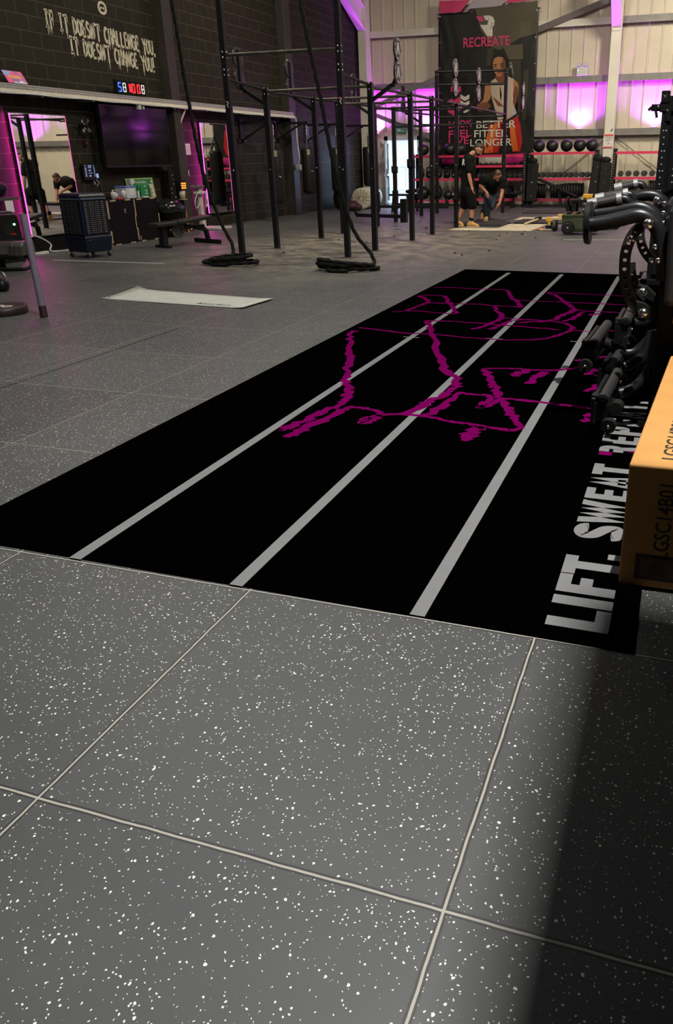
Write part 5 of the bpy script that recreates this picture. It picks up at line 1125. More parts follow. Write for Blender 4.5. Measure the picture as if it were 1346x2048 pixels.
def shape(mb, px, m, lift=None):
    LY[0] += 1; y = BY_ - .006 - LY[0] * .0007
    pts = [PY(a, b, BY_) for a, b in px]
    A = sum(p.x * q_.z - q_.x * p.z for p, q_ in zip(pts, pts[1:] + pts[:1]))
    if A < 0: pts = pts[::-1]
    tri(mb, pts, y, m)
def word(mb, s, x0, y0, x1, y1, h, m, bold=.015):
    LY[0] += 1; a, b = PY(x0, y0, BY_), PY(x1, y1, BY_); hh = h / 60.0
    k0 = len(mb.v); letters(mb, s, a, (b - a), (0, 0, 1), (b - a).length, hh, m, bold)
    for p in mb.v[k0:]: p.y = BY_ - .008 - LY[0] * .0007 + fold(p.x, p.z)
mb = MB()
pk = lambda: None
S_SKIN, S_SHADE, S_TOP, S_RED, S_ORG, S_HAIR, S_W, S_P, S_BLK, S_GR, S_MAG, S_LIP = range(12)
# top and bottom blocks
shape(mb, [(878, 2), (940, 0), (921, 24), (880, 27)], S_P); shape(mb, [(948, -2), (1014, -6), (1003, 12), (934, 18)], S_GR); shape(mb, [(1018, -5), (1080, -8), (1078, -1), (1012, 6)], S_P)
shape(mb, [(884, 318), (914, 317), (914, 327), (884, 328)], S_MAG); shape(mb, [(946, 310), (1004, 309), (1003, 327), (946, 328)], S_W); shape(mb, [(1018, 308), (1054, 306), (1053, 326), (1006, 327)], S_MAG)
# olive sheen of the sheet's right side, painted in as flat shapes
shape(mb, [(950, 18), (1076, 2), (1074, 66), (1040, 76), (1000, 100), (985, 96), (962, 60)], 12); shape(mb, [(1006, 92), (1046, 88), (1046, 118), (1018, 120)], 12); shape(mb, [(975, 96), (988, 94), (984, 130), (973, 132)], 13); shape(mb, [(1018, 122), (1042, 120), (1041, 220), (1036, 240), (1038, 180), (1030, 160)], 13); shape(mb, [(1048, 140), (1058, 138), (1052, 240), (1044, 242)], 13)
# logo
shape(mb, [(952, 33), (964, 32.5), (969, 42), (958, 43)], S_P)
shape(mb, [(967, 31.5), (979, 31), (986, 34), (989.5, 41), (988, 51), (981, 59), (986, 72), (975, 73), (960, 50), (974, 50), (979, 47), (979, 42), (974, 40.5), (971, 40.5)], S_W)
word(mb, 'RECREATE', 927, 95.5, 1019.5, 90.5, 15.5, S_P, .02)
# dotted arrows
for (x0, y0, w, m, st, nn_) in ((904, 180, 16, S_P, 3.4, 3), (898, 201, 22, S_P, 3.4, 3), (898, 221, 22, S_P, 3.4, 3), (922.5, 196, 15, S_W, 2.6, 3), (922.5, 208, 15, S_W, 2.6, 3), (922.5, 220, 15, S_W, 2.6, 3)):
    k = int(w / st)
    for i in range(k + 1):
        for j in range(nn_):
            px, py = x0 + i * w / k, y0 + j * st + (w / 2 - abs(i * w / k - w / 2)) * .62 - 5
            r = .036 if m == S_P else .028; c = PY(px, py, BY_); LY[0] += .02; y = BY_ - .007 - LY[0] * .0007 + fold(c.x, c.z)
            mb.flat([V((c.x + r * math.cos(a * PI / 3), y, c.z + r * math.sin(a * PI / 3))) for a in range(6)], m)
# printed woman: trousers, arms, top, neck, face, hair
shape(mb, [(978, 248), (1002, 240), (1035, 232), (1041, 250), (1045, 285), (1040, 303), (1020, 304), (1012, 275), (1000, 305), (968, 306), (974, 275)], S_RED)
shape(mb, [(981, 247), (1000, 245), (990, 275), (984, 306), (967, 306), (973, 275)], S_ORG); shape(mb, [(1020, 250), (1030, 255), (1036, 300), (1024, 304)], S_ORG)
shape(mb, [(1006, 232), (1018, 236), (1021, 280), (1026, 304), (996, 305), (1004, 280)], S_BLK)
shape(mb, [(970, 172), (983, 166), (984, 185), (980, 199), (973, 206), (966, 213), (956, 216), (954, 212), (962, 205), (967, 200), (969, 186)], S_SKIN)
shape(mb, [(950, 217), (962, 206), (976, 204), (982, 212), (975, 220), (960, 223)], S_SHADE)
shape(mb, [(1018, 158), (1028, 159), (1036, 166), (1038, 180), (1034, 198), (1026, 216), (1022, 238), (1012, 240), (1012, 220), (1018, 200), (1017, 180)], S_SKIN)
shape(mb, [(1030, 170), (1038, 178), (1034, 198), (1027, 214), (1024, 210), (1030, 190)], S_SHADE)
shape(mb, [(982, 163), (992, 156), (1002, 154), (1014, 152), (1028, 158), (1022, 168), (1020, 190), (1026, 205), (1036, 232), (1020, 236), (996, 240), (989, 214), (984, 196), (982, 178)], S_TOP)
shape(mb, [(1000, 168), (1004, 190), (1002, 205), (1000, 190)], S_HAIR); shape(mb, [(984, 192), (1000, 205), (1008, 214), (996, 212)], S_SHADE); shape(mb, [(1026, 214), (1036, 232), (1024, 236)], S_GR)
shape(mb, [(985, 119), (990, 108), (1000, 105), (1010, 108), (1016, 118), (1017, 132), (1014, 144), (1009, 146), (990, 148), (984, 140), (983, 128)], S_HAIR)
shape(mb, [(992, 148), (1012, 144), (1013, 156), (1006, 170), (998, 166), (991, 157)], S_SHADE)
shape(mb, [(986, 127), (989, 117), (997, 113.5), (1006, 115), (1011, 123), (1012, 134), (1008, 146), (1002, 153), (996, 153), (990, 146), (987, 137)], S_SKIN)
shape(mb, [(1006, 116), (1011, 123), (1012, 134), (1008, 146), (1003, 152), (1006, 138), (1008, 127)], S_SHADE)
for a in ([(987.5, 129), (995, 128), (994, 130), (988, 131)], [(1000, 127.5), (1008, 126.5), (1007, 128.5), (1000, 129.5)], [(988.5, 132.5), (994.5, 132), (993, 134.5), (989, 134.5)], [(1000.5, 131.5), (1006.5, 130.8), (1006, 133.3), (1001, 133.6)], [(996, 139), (1001, 139), (999.5, 141), (996.5, 141)]): shape(mb, a, S_HAIR)
shape(mb, [(994, 145), (998, 144), (1003, 144.5), (1000, 148), (996, 148)], S_LIP)
word(mb, 'LOOK', 898, 257, 944, 254, 12.4, S_P); word(mb, 'BETTER', 953, 257, 1032, 255, 12.4, S_W)
word(mb, 'FEEL', 898, 276, 943, 273, 12.4, S_P); word(mb, 'FITTER', 949, 275, 1016, 273.5, 12.4, S_W)
word(mb, 'LIVE', 898, 291, 938, 288, 12.4, S_P); word(mb, 'LONGER', 941, 293, 1024, 291, 12.4, S_W)
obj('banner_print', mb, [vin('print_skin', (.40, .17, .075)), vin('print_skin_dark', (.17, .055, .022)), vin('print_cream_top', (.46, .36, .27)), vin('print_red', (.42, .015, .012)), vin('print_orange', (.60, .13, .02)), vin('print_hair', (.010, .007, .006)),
    vin('print_white', (.62, .58, .50)), vin('print_pink', (.62, .045, .15)), vin('print_black', (.012, .008, .008)), vin('print_grey', (.42, .37, .40)), vin('print_magenta', (.42, .015, .16)), vin('print_lip', (.30, .04, .03)), vin('sheen_olive', (.085, .073, .043)), vin('sheen_olive_dark', (.040, .034, .020))], bn)
mb = MB()
for i in range(7):
    z = 1.2 + i * .68
    for x in (X0 + .05, X1 - .05): obj('eyelet', MB().cyl((x, BY_ - .03, z), (x, BY_ - .012, z), .02, n=10), chrome, bn)
obj('hanging_rail', MB().cyl((X0 - .05, BY_ + .03, Z1 - .02), (X1 + .05, BY_ + .03, Z1 - .02), .025, n=10), steel, bn)

# ================================================================== FITTINGS ON THE FAR WALL
t = thing('emergency_light', 'white twin-head emergency light on the rail left of the cream column', 'emergency light', (-3.37, 25.75, 3.56))
obj('lamp_case', MB().span((-3.54, 25.76, 3.56), (-3.22, 25.86, 3.80)), white, t, bevel=.012)
for x in (-3.48, -3.28):
    h = obj('lamp_head', MB().span((x - .05, 25.72, 3.80), (x + .05, 25.82, 3.89)), mat('lamp_head_lilac', (.32, .28, .45), .35), t, bevel=.012); obj('lamp_lens', MB().span((x - .042, 25.716, 3.81), (x + .042, 25.72, 3.88)), clear, h)
obj('status_light', MB().ell((-3.50, 25.757, 3.70), (.012, .006, .014), 8, 6), mat('status_led', (.5, 1, .7), .4, emit=((.6, 1, .7), 2)), t)
t = thing('warning_notice', 'white notice with red top and bottom strips on the cream column', 'notice', (-2.46, 25.41, 1.62))
obj('notice_sheet', MB().span((-2.60, 25.405, 1.64), (-2.30, 25.415, 1.96)), mat('notice_white', (.66, .62, .58), .6), t)
obj('notice_strip', MB().span((-2.58, 25.40, 1.92), (-2.32, 25.404, 1.97)).span((-2.58, 25.40, 1.60), (-2.34, 25.404, 1.64)), mat('notice_red', (.62, .06, .07), .5), t)
mb = MB(); letters(mb, 'WARNING', (-2.57, 25.404, 1.865), (1, 0, 0), (0, 0, 1), .25, .035, 0, .02)
for k in range(3): mb.span((-2.55, 25.403, 1.835 - k * .024), (-2.35 - .03 * k, 25.4045, 1.843 - k * .024))
letters(mb, '?', (-2.47, 25.404, 1.69), (1, 0, 0), (0, 0, 1), .035, .06, 0, .02); obj('notice_print', mb, mat('notice_ink_dark', (.10, .08, .07), .6), t)
tag(obj('wall_hook', MB().bar((-2.40, 25.41, 2.05), (-2.36, 25.39, 2.11), .02, .02), matte), 'tiny black hook on the cream column above the notice', 'hook')

# ================================================================== STORAGE RACKS ALONG THE FAR WALL
YR = 25.05
def rack(name, label, x0, x1, shelves, h, mids=()):
    t = thing(name, label, 'storage rack', ((x0 + x1) / 2, YR, 0), 0, 'black storage racks along the far wall')
    for x in (x0, x1):
        p = obj('upright', MB().span((x - .04, YR - .20, 0), (x + .04, YR - .12, h)).span((x - .04, YR + .20, 0), (x + .04, YR + .28, h)).span((x - .04, YR - .3, 0), (x + .04, YR + .38, .06)), POSTB, t)
        mb = MB(); k = 0
        while .2 + k * .07 < h - .05: mb.cyl((x, YR - .199, .2 + k * .07), (x, YR - .202, .2 + k * .07), .013, n=8); k += 1
        obj('upright_hole', mb, mat('upright_hole_pale', (.40, .38, .34), .7), p)
    for z, a, b in shelves:
        s_ = obj('shelf', MB().span((a, YR - .18, z - .05), (b, YR + .26, z - .035)), matte, t); obj('shelf_edge', MB().span((a, YR - .225, z - .07), (b, YR - .205, z)), pinkshelf, s_)
    return t
rack('storage_rack', 'black storage rack with pink shelf edges behind the rig, holding balls and kettlebells', -8.30, -6.50, [(1.46, -8.26, -6.54), (.80, -8.26, -6.54), (.17, -8.26, -6.54)], 1.50)
rack('storage_rack', 'black storage rack with pink shelf edges behind the two men', -6.35, -4.80, [(1.46, -6.31, -4.84), (1.17, -6.31, -4.84), (.80, -6.31, -4.84), (.22, -6.31, -4.84)], 1.48)
rack('storage_rack', 'black storage rack with pink shelf edges left of the cream column, balls on top', -4.66, -2.72, [(1.51, -4.62, -2.76), (.80, -4.62, -2.76), (.22, -4.62, -2.76)], 1.56)
rack('storage_rack', 'black storage rack with pink shelf edges right of the cream column', -2.20, .30, [(1.50, -2.16, .26), (.82, -2.16, .26), (.30, -2.16, .26)], 1.58)
# slam / wall balls on the top shelves
ball = None
def ball_at(x, z, r, label, group):
    global ball
    if ball is None:
        ball = thing('wall_ball', label, 'ball', (x, YR, z), 0, group)
        obj('ball_skin', MB().ell((x, YR, z + r * .97), (r, r, r * .97), 26, 18), mat('ball_black', (.012, .011, .012), .42, 0, .2, 9, .2, bscale=40), ball)
        obj('ball_seam', MB().tube([V((x + (r + .0015) * math.cos(a * PI / 16), YR + (r + .0015) * math.sin(a * PI / 16) * .5, z + r + (r + .0015) * math.sin(a * PI / 16) * .86)) for a in range(33)], .004, 5), rubber, ball)
        return ball
    b_ = dup(ball, (x, YR, z), random.uniform(-.5, .5), label, group); s_ = r / .178
    for c in b_.children: c.scale = (s_, s_, s_)
    return b_
for i, x in enumerate((-4.42, -4.03, -3.61, -3.23, -2.87)): ball_at(x, 1.51, .178, '%s black ball from the left on the rack beside the cream column' % ORD[i], 'balls on the right rack')
for i, x in enumerate((-8.02, -7.58, -7.17, -6.84)): ball_at(x, 1.46, .178, '%s black ball from the left on the rack behind the rig' % ORD[i], 'balls on the left rack')
ball_at(-6.62 + .37, 1.46, .178, 'black ball on the top shelf just left of the standing man', 'balls on the left rack')
# dumbbells
HEXM = mat('dumbbell_rubber', (.012, .012, .012), .45, 0, .2, 20); db = None
def dumbbell(x, z, label, group, sc=1.0):
    global db
    if db is None:
        db = thing('dumbbell', label, 'dumbbell', (x, YR - .02, z), 0, group)
        for s_ in (-1, 1):
            hd = obj('head', MB().cyl((x, YR - .02 + s_ * .07, z + .083), (x, YR - .02 + s_ * .17, z + .083), 0.0835, .078, 6, s=False), HEXM, db, bevel=.006)
            if s_ < 0:
                mb = MB(); mb.tube([V((x + .034 * math.cos(a * PI / 6), YR - .193, z + .083 + .034 * math.sin(a * PI / 6))) for a in range(10)], .004, 5); obj('weight_mark', mb, mat('mark_grey', (.16, .155, .145), .6), hd)
        obj('grip', MB().cyl((x, YR - .09, z + .083), (x, YR + .05, z + .083), .018, n=10), chrome, db); return
    d_ = dup(db, (x, YR - .02, z), random.uniform(-.08, .08), label, group)
    for c in d_.children: c.scale = (sc, sc, sc)
for i in range(11): dumbbell(-4.44 + i * .166, .80, '%s dumbbell from the left on the rack left of the cream column' % ORD[i], 'dumbbells left of the column', 1.0)
for i in range(9): dumbbell(-2.0 + i * .22, .82, '%s dumbbell from the left on the rack right of the cream column' % ORD[i], 'dumbbells right of the column', 1.05)
for i in range(9): dumbbell(-6.2 + i * .16, .80, '%s dumbbell from the left on the middle shelf behind the men' % ORD[i], 'dumbbells behind the men', .9)
for i in range(8): dumbbell(-6.20 + i * .17, 1.17, '%s small dumbbell from the left on the upper shelf behind the men' % ORD[i], 'small dumbbells behind the men', .42)
# bumper plates standing on the low shelves
pl = None
def plate(x, z, label, group, sc, ang=0):
    global pl
    if pl is None:
        pl = thing('bumper_plate', label, 'weight plate', (x, YR, z), 0, group)
        obj('plate_body', MB().lathe([(.03, -.02), (.15, -.02), (.17, -.03), (.215, -.03), (.222, -.02), (.222, .02), (.215, .03), (.17, .03), (.15, .02), (.03, .02), (.03, -.02)], (x, YR, z + .222), 30, 0, (1, 0, 0)), rubber, pl)
        obj('hub', MB().lathe([(.024, -.024), (.045, -.024), (.045, .024), (.024, .024)], (x, YR, z + .222), 18, 0, (1, 0, 0)), steel, pl); return
    p = dup(pl, (x, YR, z), ang, label, group)
    for c in p.children: c.scale = (1, sc, sc)
for i in range(5): plate(-4.50 + i * .075, .22, '%s bumper plate from the left on the low shelf left of the cream column' % ORD[i], 'plates in the left stack', 1.0 - .02 * i, .25)
for i in range(12): plate(-3.98 + i * .082, .22, '%s plate of the long leaning row under the dumbbells' % ORD[i], 'plates in the long row', .86 + .02 * min(i, 6), .22)
for i in range(4): plate(-2.0 + i * .075, .30, '%s bumper plate from the left on the rack right of the cream column' % ORD[i], 'plates right of the column', .8)
for i in range(8): plate(-1.15 + i * .075, .30, '%s bumper plate in the right stack on the rack right of the cream column' % ORD[i], 'plates in the right stack', .95)
for i in range(8): plate(-5.75 + i * .08, .22, '%s bumper plate from the left on the low shelf behind the bending man' % ORD[i], 'plates behind the men', .8)
# kettlebells and soft balls on the left rack
kb = None
def kettle(x, z, label, sc):
    global kb
    if kb is None:
        kb = thing('kettlebell', label, 'kettlebell', (x, YR, z), 0, 'kettlebells on the left rack')
        obj('bell', MB().lathe([(0, 0), (.06, 0), (.1, .04), (.115, .1), (.1, .165), (.06, .2), (0, .21)], (x, YR, z), 20), black, kb)
        obj('handle', MB().tube(bez([(x - .09, YR, z + .15), (x - .085, YR, z + .26), (x - .04, YR, z + .31), (x + .04, YR, z + .31), (x + .085, YR, z + .26), (x + .09, YR, z + .15)], 4), .018, 8), blacksat, kb)
        obj('weight_mark', MB().cyl((x, YR - .113, z + .1), (x, YR - .12, z + .1), .03, n=10), mat('mark_grey', (.16, .155, .145), .6), kb); return
    k = dup(kb, (x, YR, z), random.uniform(-.9, .9), label)
    for c in k.children: c.scale = (sc, sc, sc)
for i, (x, s_) in enumerate(((-8.10, 1.05), (-7.82, 1.05), (-7.54, 1.05), (-7.26, 1.0), (-7.01, .95), (-6.78, .8), (-6.60, .7))): kettle(x, .80, '%s kettlebell from the left on the rack behind the rig' % ORD[i], s_)
for i, (x, r, m) in enumerate(((-8.05, .20, .17), (-7.62, .22, .17), (-7.22, .14, .17), (-6.62, .13, .17))):
    ball_at(x, .17, r, '%s dark medicine ball from the left on the bottom shelf behind the rig' % ORD[i], 'balls on the bottom shelf')
t = thing('sandbag', 'black sandbag with a white mark on the bottom shelf behind the rig', 'sandbag', (-6.95, YR - .1, .17))
obj('bag_shell', MB().ell((-6.93, YR - .08, .30), (.16, .15, .13), 18, 10).ell((-6.88, YR - .08, .32), (.12, .13, .12), 14, 8), matte, t, remesh=.02); mb = MB(); letters(mb, 'RC', (-7.01, YR - .232, .30), (1, 0, 0), (0, 0, 1), .14, .08, 0, .03); obj('bag_print', mb, printw, t)
mb = MB().span((-8.3, YR - .3, 0), (-7.4, YR + .1, .09)); tag(obj('white_board', MB().span((-7.95, YR - .35, .02), (-7.45, YR - .25, .13)).span((-7.95, YR - .33, .0), (-7.85, YR - .27, .02)), white), 'white object under the bottom shelf of the left rack', 'board')

# benches stood on end in front of the racks
BPAD = mat('bench_pad_black', (.007, .0065, .006), .6, 0, .2, 12, .1, spec=.2)
def upbench(x, lean, label, Y=24.3, h=1.22):
    t = thing('upright_bench', label, 'weight bench', (x, Y, 0), 0, 'benches stood on end by the racks')
    b0, b1 = V((x, Y, .16)), V((x + lean, Y + .12, h)); mb = MB(); mb.bar(b0, b1, .32, .09, up=(0, 1, 0)); obj('back_pad', mb, BPAD, t, bevel=.03, seg=3)
    c = b1 + V((-.02, .0, .06)); obj('head_disc', MB().ell(c, (.15, .05, .09), 20, 12), BPAD, t)
    obj('frame', MB().bar((x, Y + .10, .05), b1 + V((0, .1, -.1)), .06, .06).bar((x - .24, Y, .04), (x + .24, Y, .04), .08, .06).bar((x, Y - .2, .04), (x, Y + .35, .04), .06, .06), black, t)
    for f in (.15, .5, .85): obj('bolt', MB().ell(b0.lerp(b1, f) + V((0, -.05, 0)), (.016, .01, .016), 8, 6), chrome, t)
    for k in (-1, 1): obj('bolt', MB().ell((x + k * .1, Y - .03, .075), (.014, .03, .014), 8, 6), chrome, t)
upbench(-4.46, .0, 'black bench stood on end at the left end of the ball rack')
upbench(-2.68, .10, 'black bench stood on end, leaning, left of the cream column', 24.3, 1.26)
upbench(-2.38, .02, 'black bench stood on end in front of the cream column', 24.2, 1.22)
t = thing('slanted_bench', 'long black bench back slanting down between the first two upright benches', 'weight bench', (-3.8, 24.6, 0))
obj('bench_pad', MB().bar((-4.30, 24.5, .78), (-3.15, 24.5, .30), .26, .07), BPAD, t, bevel=.02); obj('frame', MB().bar((-3.6, 24.5, .03), (-3.7, 24.5, .52), .07, .07).bar((-4.2, 24.5, .04), (-3.0, 24.5, .04), .08, .06).bar((-3.1, 24.3, .03), (-3.1, 24.7, .03), .08, .06).bar((-3.12, 24.5, .04), (-3.2, 24.5, .32), .06, .06), black, t)
t = thing('flat_bench', 'low black flat bench behind the bending man', 'weight bench', (-5.2, 24.1, 0))
obj('bench_pad', MB().span((-6.0, 23.95, .36), (-4.75, 24.25, .43)), BPAD, t, bevel=.02); obj('frame', MB().bar((-5.9, 24.1, .33), (-4.85, 24.1, .33), .07, .06).bar((-5.8, 24.1, .03), (-5.8, 24.1, .33), .07, .07).bar((-4.95, 24.1, .03), (-4.95, 24.1, .33), .07, .07), black, t)
for x in (-5.8, -4.95): obj('foot', MB().bar((x, 23.85, .03), (x, 24.35, .03), .06, .06), black, t)
tag(obj('floor_mat', MB().span((-4.2, 21.6, .001), (-2.75, 22.6, .03)), mat('brown_black_mat', (.030, .022, .018), .8), bevel=.006), 'dark brown mat lying on the floor before the slanting bench', 'floor mat')

# opened-up floor: bare concrete with the lifted rubber sheets beside it
CONC = mat('bare_concrete', (.46, .39, .28), .85, 0, .25, 5, .2)
def slab(pts, z0, z1, m, nm, lab, cat): return tag(obj(nm, MB().prism([tuple(p) for p in pts], (0, 0, z0), (1, 0, 0), (0, 1, 0), z1 - z0), m), lab, cat)
slab(((-4.72, 16.35), (-3.0, 16.45), (-2.95, 18.15), (-3.80, 18.1), (-3.80, 17.0), (-4.72, 16.95)), .0006, .004, CONC, 'concrete_patch', 'pale patch of bare concrete where floor tiles were lifted, by the standing man', 'concrete')
slab(((-3.95, 19.4), (-2.3, 19.4), (-2.3, 20.3), (-3.95, 20.3)), .0006, .004, CONC, 'concrete_patch', 'smaller pale strip of bare concrete behind the hammer', 'concrete')
SHEET = mat('lifted_rubber_sheet', (.022, .021, .021), .55, 0, .2, 9)
slab(((-4.75, 17.42), (-3.83, 17.42), (-3.78, 18.22), (-4.75, 19.9)), .001, .035, SHEET, 'rubber_sheet', 'lifted black rubber floor sheet under the bending man', 'rubber sheet')
slab(((-3.72, 18.25), (-2.55, 18.25), (-2.55, 19.35), (-3.72, 19.35)), .001, .03, SHEET, 'rubber_sheet', 'lifted black rubber floor sheet between the two concrete patches', 'rubber sheet')
# tools
t = thing('hammer', 'claw hammer with pale handle lying on the lifted sheet', 'hammer', (-3.2, 18.3, .03)); a, b = V((-3.42, 17.95, .02)), V((-3.18, 18.35, .10))
obj('handle', MB().tube([a, b], .022, 8), mat('pale_wood', (.55, .42, .25), .6), t); obj('head', MB().bar(b + V((-.09, 0, .0)), b + V((.07, 0, .03)), .05, .05), black, t)
t = thing('cordless_drill', 'yellow and black cordless drill standing on the floor left of the dolly', 'drill', (-2.72, 17.1, 0))
obj('drill_body', MB().span((-2.80, 17.05, .14), (-2.60, 17.13, .23)).span((-2.76, 17.055, .06), (-2.70, 17.125, .16)), yellow, t, bevel=.012); obj('battery', MB().span((-2.80, 17.04, 0), (-2.66, 17.14, .06)), matte, t, bevel=.008); obj('chuck', MB().cyl((-2.60, 17.09, .185), (-2.54, 17.09, .185), .028, .018, 12), matte, t)
obj('trigger_grip', MB().span((-2.70, 17.06, .07), (-2.67, 17.12, .15)), matte, t)
t = thing('screwdriver', 'orange handled screwdriver lying on the floor in front of the drill', 'screwdriver', (-2.75, 16.7, 0)); a = V((-2.90, 16.62, .02)); d = V((.93, .36, 0))
obj('handle', MB().tube([a, a + d * .12], .02, 10), orange, t); obj('shaft', MB().tube([a + d * .12, a + d * .30], .010, 8), steel, t)
tag(obj('chisel', MB().tube([(-2.84, 16.55, .015), (-2.62, 16.62, .015)], [.017, .008], 8), mat('pale_wood', (.55, .42, .25), .6)), 'short wooden handled chisel beside the screwdriver', 'chisel')
t = thing('furniture_dolly', 'small wooden dolly on black castors left of the green tool box', 'dolly', (-2.45, 16.6, 0))
obj('deck', MB().span((-2.62, 16.45, .22), (-2.20, 16.85, .26)), mat('pale_wood', (.55, .42, .25), .6), t, bevel=.004); obj('block', MB().span((-2.48, 16.5, .26), (-2.32, 16.7, .32)), mat('orange_wood', (.58, .36, .14), .6), t)
for x, y in ((-2.54, 16.5), (-2.28, 16.5), (-2.54, 16.8), (-2.28, 16.8)): c = obj('castor', MB().cyl((x - .02, y, .075), (x + .02, y, .075), .075, n=20), rubber, t); obj('castor_plate', MB().bar((x, y, .10), (x, y, .22), .06, .04).cyl((x - .023, y, .075), (x + .023, y, .075), .025, n=10), steel, c)
t = thing('wheeled_tool_box', 'olive green wheeled tool box with an open tray of bits', 'tool box', (-1.95, 16.0, 0)); OLV = mat('olive_plastic', (.050, .062, .020), .5, 0, .12, 9)
obj('box_shell', MB().prism([(-2.28, .05), (-1.62, .05), (-1.58, .36), (-2.30, .36)], (0, 16.22, 0), (1, 0, 0), (0, 0, 1), .42), OLV, t, bevel=.02); obj('box_panel', MB().span((-2.05, 15.785, .10), (-1.72, 15.80, .30)).span((-2.29, 15.785, .33), (-1.59, 15.80, .37)), OLV, t, bevel=.006)
w_ = obj('wheel', MB().cyl((-2.16, 15.72, .125), (-2.16, 15.79, .125), .125, n=26).cyl((-2.16, 15.71, .125), (-2.16, 15.72, .125), .085, .1, 20), rubber, t); obj('wheel_hub', MB().ell((-2.16, 15.705, .125), (.022, .01, .022), 10, 6), steel, w_)
mb = MB(); random.seed(8)
for k in range(26): mb.box((random.uniform(-2.25, -1.65), random.uniform(15.85, 16.15), .385), (random.uniform(.03, .09), random.uniform(.02, .05), random.uniform(.02, .05)), random.choice((0, 0, 1, 2)), Matrix.Rotation(random.uniform(0, 3), 3, 'Z'))
o = obj('small_bits', mb, [steel, mat('pink_bits', (.45, .20, .18), .5), matte], t); o['kind'] = 'stuff'
t = thing('tool_trolley', 'black tool trolley with a cluttered top behind the green tool box', 'trolley', (-2.1, 17.3, 0))
obj('trolley_top', MB().span((-2.32, 17.05, .52), (-1.30, 17.6, .57)), matte, t, bevel=.01); obj('trolley_shelf', MB().span((-2.28, 17.05, .12), (-1.34, 17.6, .18)), matte, t)
for x, y in ((-2.25, 17.1), (-1.38, 17.1), (-2.25, 17.55), (-1.38, 17.55)): obj('leg', MB().bar((x, y, .0), (x, y, .53), .08, .05), black, t)
obj('push_handle', MB().tube(bez([(-2.34, 17.1, .30), (-2.42, 17.1, .50), (-2.40, 17.3, .60), (-2.42, 17.5, .50), (-2.34, 17.5, .30)], 5), .03, 10), matte, t)
mb = MB()
for k in range(22): mb.box((random.uniform(-2.2, -1.42), random.uniform(17.1, 17.5), .59), (random.uniform(.04, .14), random.uniform(.03, .08), random.uniform(.02, .06)), random.choice((0, 0, 1, 2, 3)), Matrix.Rotation(random.uniform(0, 3), 3, 'Z'))
o = obj('tool_clutter', mb, [steel, mat('pink_bits', (.45, .20, .18), .5), matte, clear], t); o['kind'] = 'stuff'
t = thing('cordless_drill', 'yellow drill lying on top of the black tool trolley', 'drill', (-2.0, 17.15, .57)); obj('drill_body', MB().span((-2.08, 17.08, .60), (-1.88, 17.16, .68)).span((-2.02, 17.09, .57), (-1.96, 17.15, .62)), yellow, t, bevel=.012); obj('chuck', MB().cyl((-1.88, 17.12, .64), (-1.82, 17.12, .64), .025, .015, 10), matte, t)
mb = MB(); random.seed(12)
for k in range(30): mb.box((random.uniform(-6.2, -2.6), random.uniform(11.5, 19), .008), (random.uniform(.01, .05), random.uniform(.01, .03), .014), random.choice((0, 1, 1)), Matrix.Rotation(random.uniform(0, 3), 3, 'Z'))
o = obj('floor_scraps', mb, [mat('pale_scrap', (.5, .47, .42), .7), matte]); o['kind'] = 'stuff'; tag(o, 'small scraps and bolts scattered on the floor under the rig', 'scraps')

# ================================================================== RACK POST AND MACHINES, RIGHT EDGE
t = thing('functional_rack', 'tall black perforated rack upright with fittings at the right edge of the photo', 'power rack', (-.25, 10, 0))
obj('post', MB().span((-.40, 9.95, .008), (-.30, 10.05, 2.0)), black, t, bevel=.005); obj('post', MB().span((-.27, 9.95, .008), (-.12, 10.10, 2.0)), black, t, bevel=.005); obj('cover_panel', MB().span((-.31, 9.98, .4), (-.26, 10.02, 2.0)), matte, t)
mb = MB(); k = 0
while .6 + k * .07 < 1.85:
    for x in (-.365, -.335) if k % 3 == 0 else (-.355,): mb.cyl((x, 9.949, .6 + k * .07), (x, 9.946, .6 + k * .07), .008, n=8)
    for x in (-.22, -.16): mb.cyl((x, 9.949, .62 + k * .07), (x, 9.946, .62 + k * .07), .008, n=8)
    k += 1
obj('post_hole', mb, mat('hole_pale', (.55, .52, .48), .6), t)
mb = MB().span((-.43, 9.92, 1.84), (-.10, 10.1, 1.94)).span((-.52, 9.94, 1.85), (-.42, 10.0, 1.92)).span((-.42, 9.9, 1.93), (-.33, 10.02, 2.05)).span((-.24, 9.9, 1.93), (-.12, 10.02, 2.03)).bar((-.50, 9.95, 1.90), (-.55, 9.95, 1.86), .04, .03).span((-.36, 9.9, 1.74), (-.30, 10.0, 1.86)).bar((-.47, 9.95, 1.86), (-.45, 9.95, 1.78), .03, .03); obj('pulley_carriage', mb, matte, t, bevel=.008)
mb = MB()
for x, z in ((-.38, 1.99), (-.18, 1.98), (-.44, 1.89), (-.19, 1.89), (-.34, 1.85), (-.13, 1.86)): mb.ell((x, 9.90, z), (.016, .02, .016), 10, 6)
mb.bar((-.40, 9.895, 1.97), (-.36, 9.895, 2.01), .008, .008).bar((-.36, 9.895, 1.97), (-.40, 9.895, 2.01), .008, .008); obj('bolt', mb, chrome, t)
obj('base', MB().span((-.5, 9.6, .008), (.3, 9.7, .06)).span((-.5, 10.3, .008), (.3, 10.4, .06)).span((-.45, 9.6, .008), (-.38, 10.4, .06)).span((.1, 9.6, .008), (.17, 10.4, .06)), black, t)
obj('weight_shroud', MB().span((-.34, 9.9, .08), (-.08, 10.1, .95)), matte, t, bevel=.01)
obj('grip_bar', MB().bar((-.30, 9.9, 1.02), (-.10, 9.85, 1.10), .04, .04), blacksat, t)

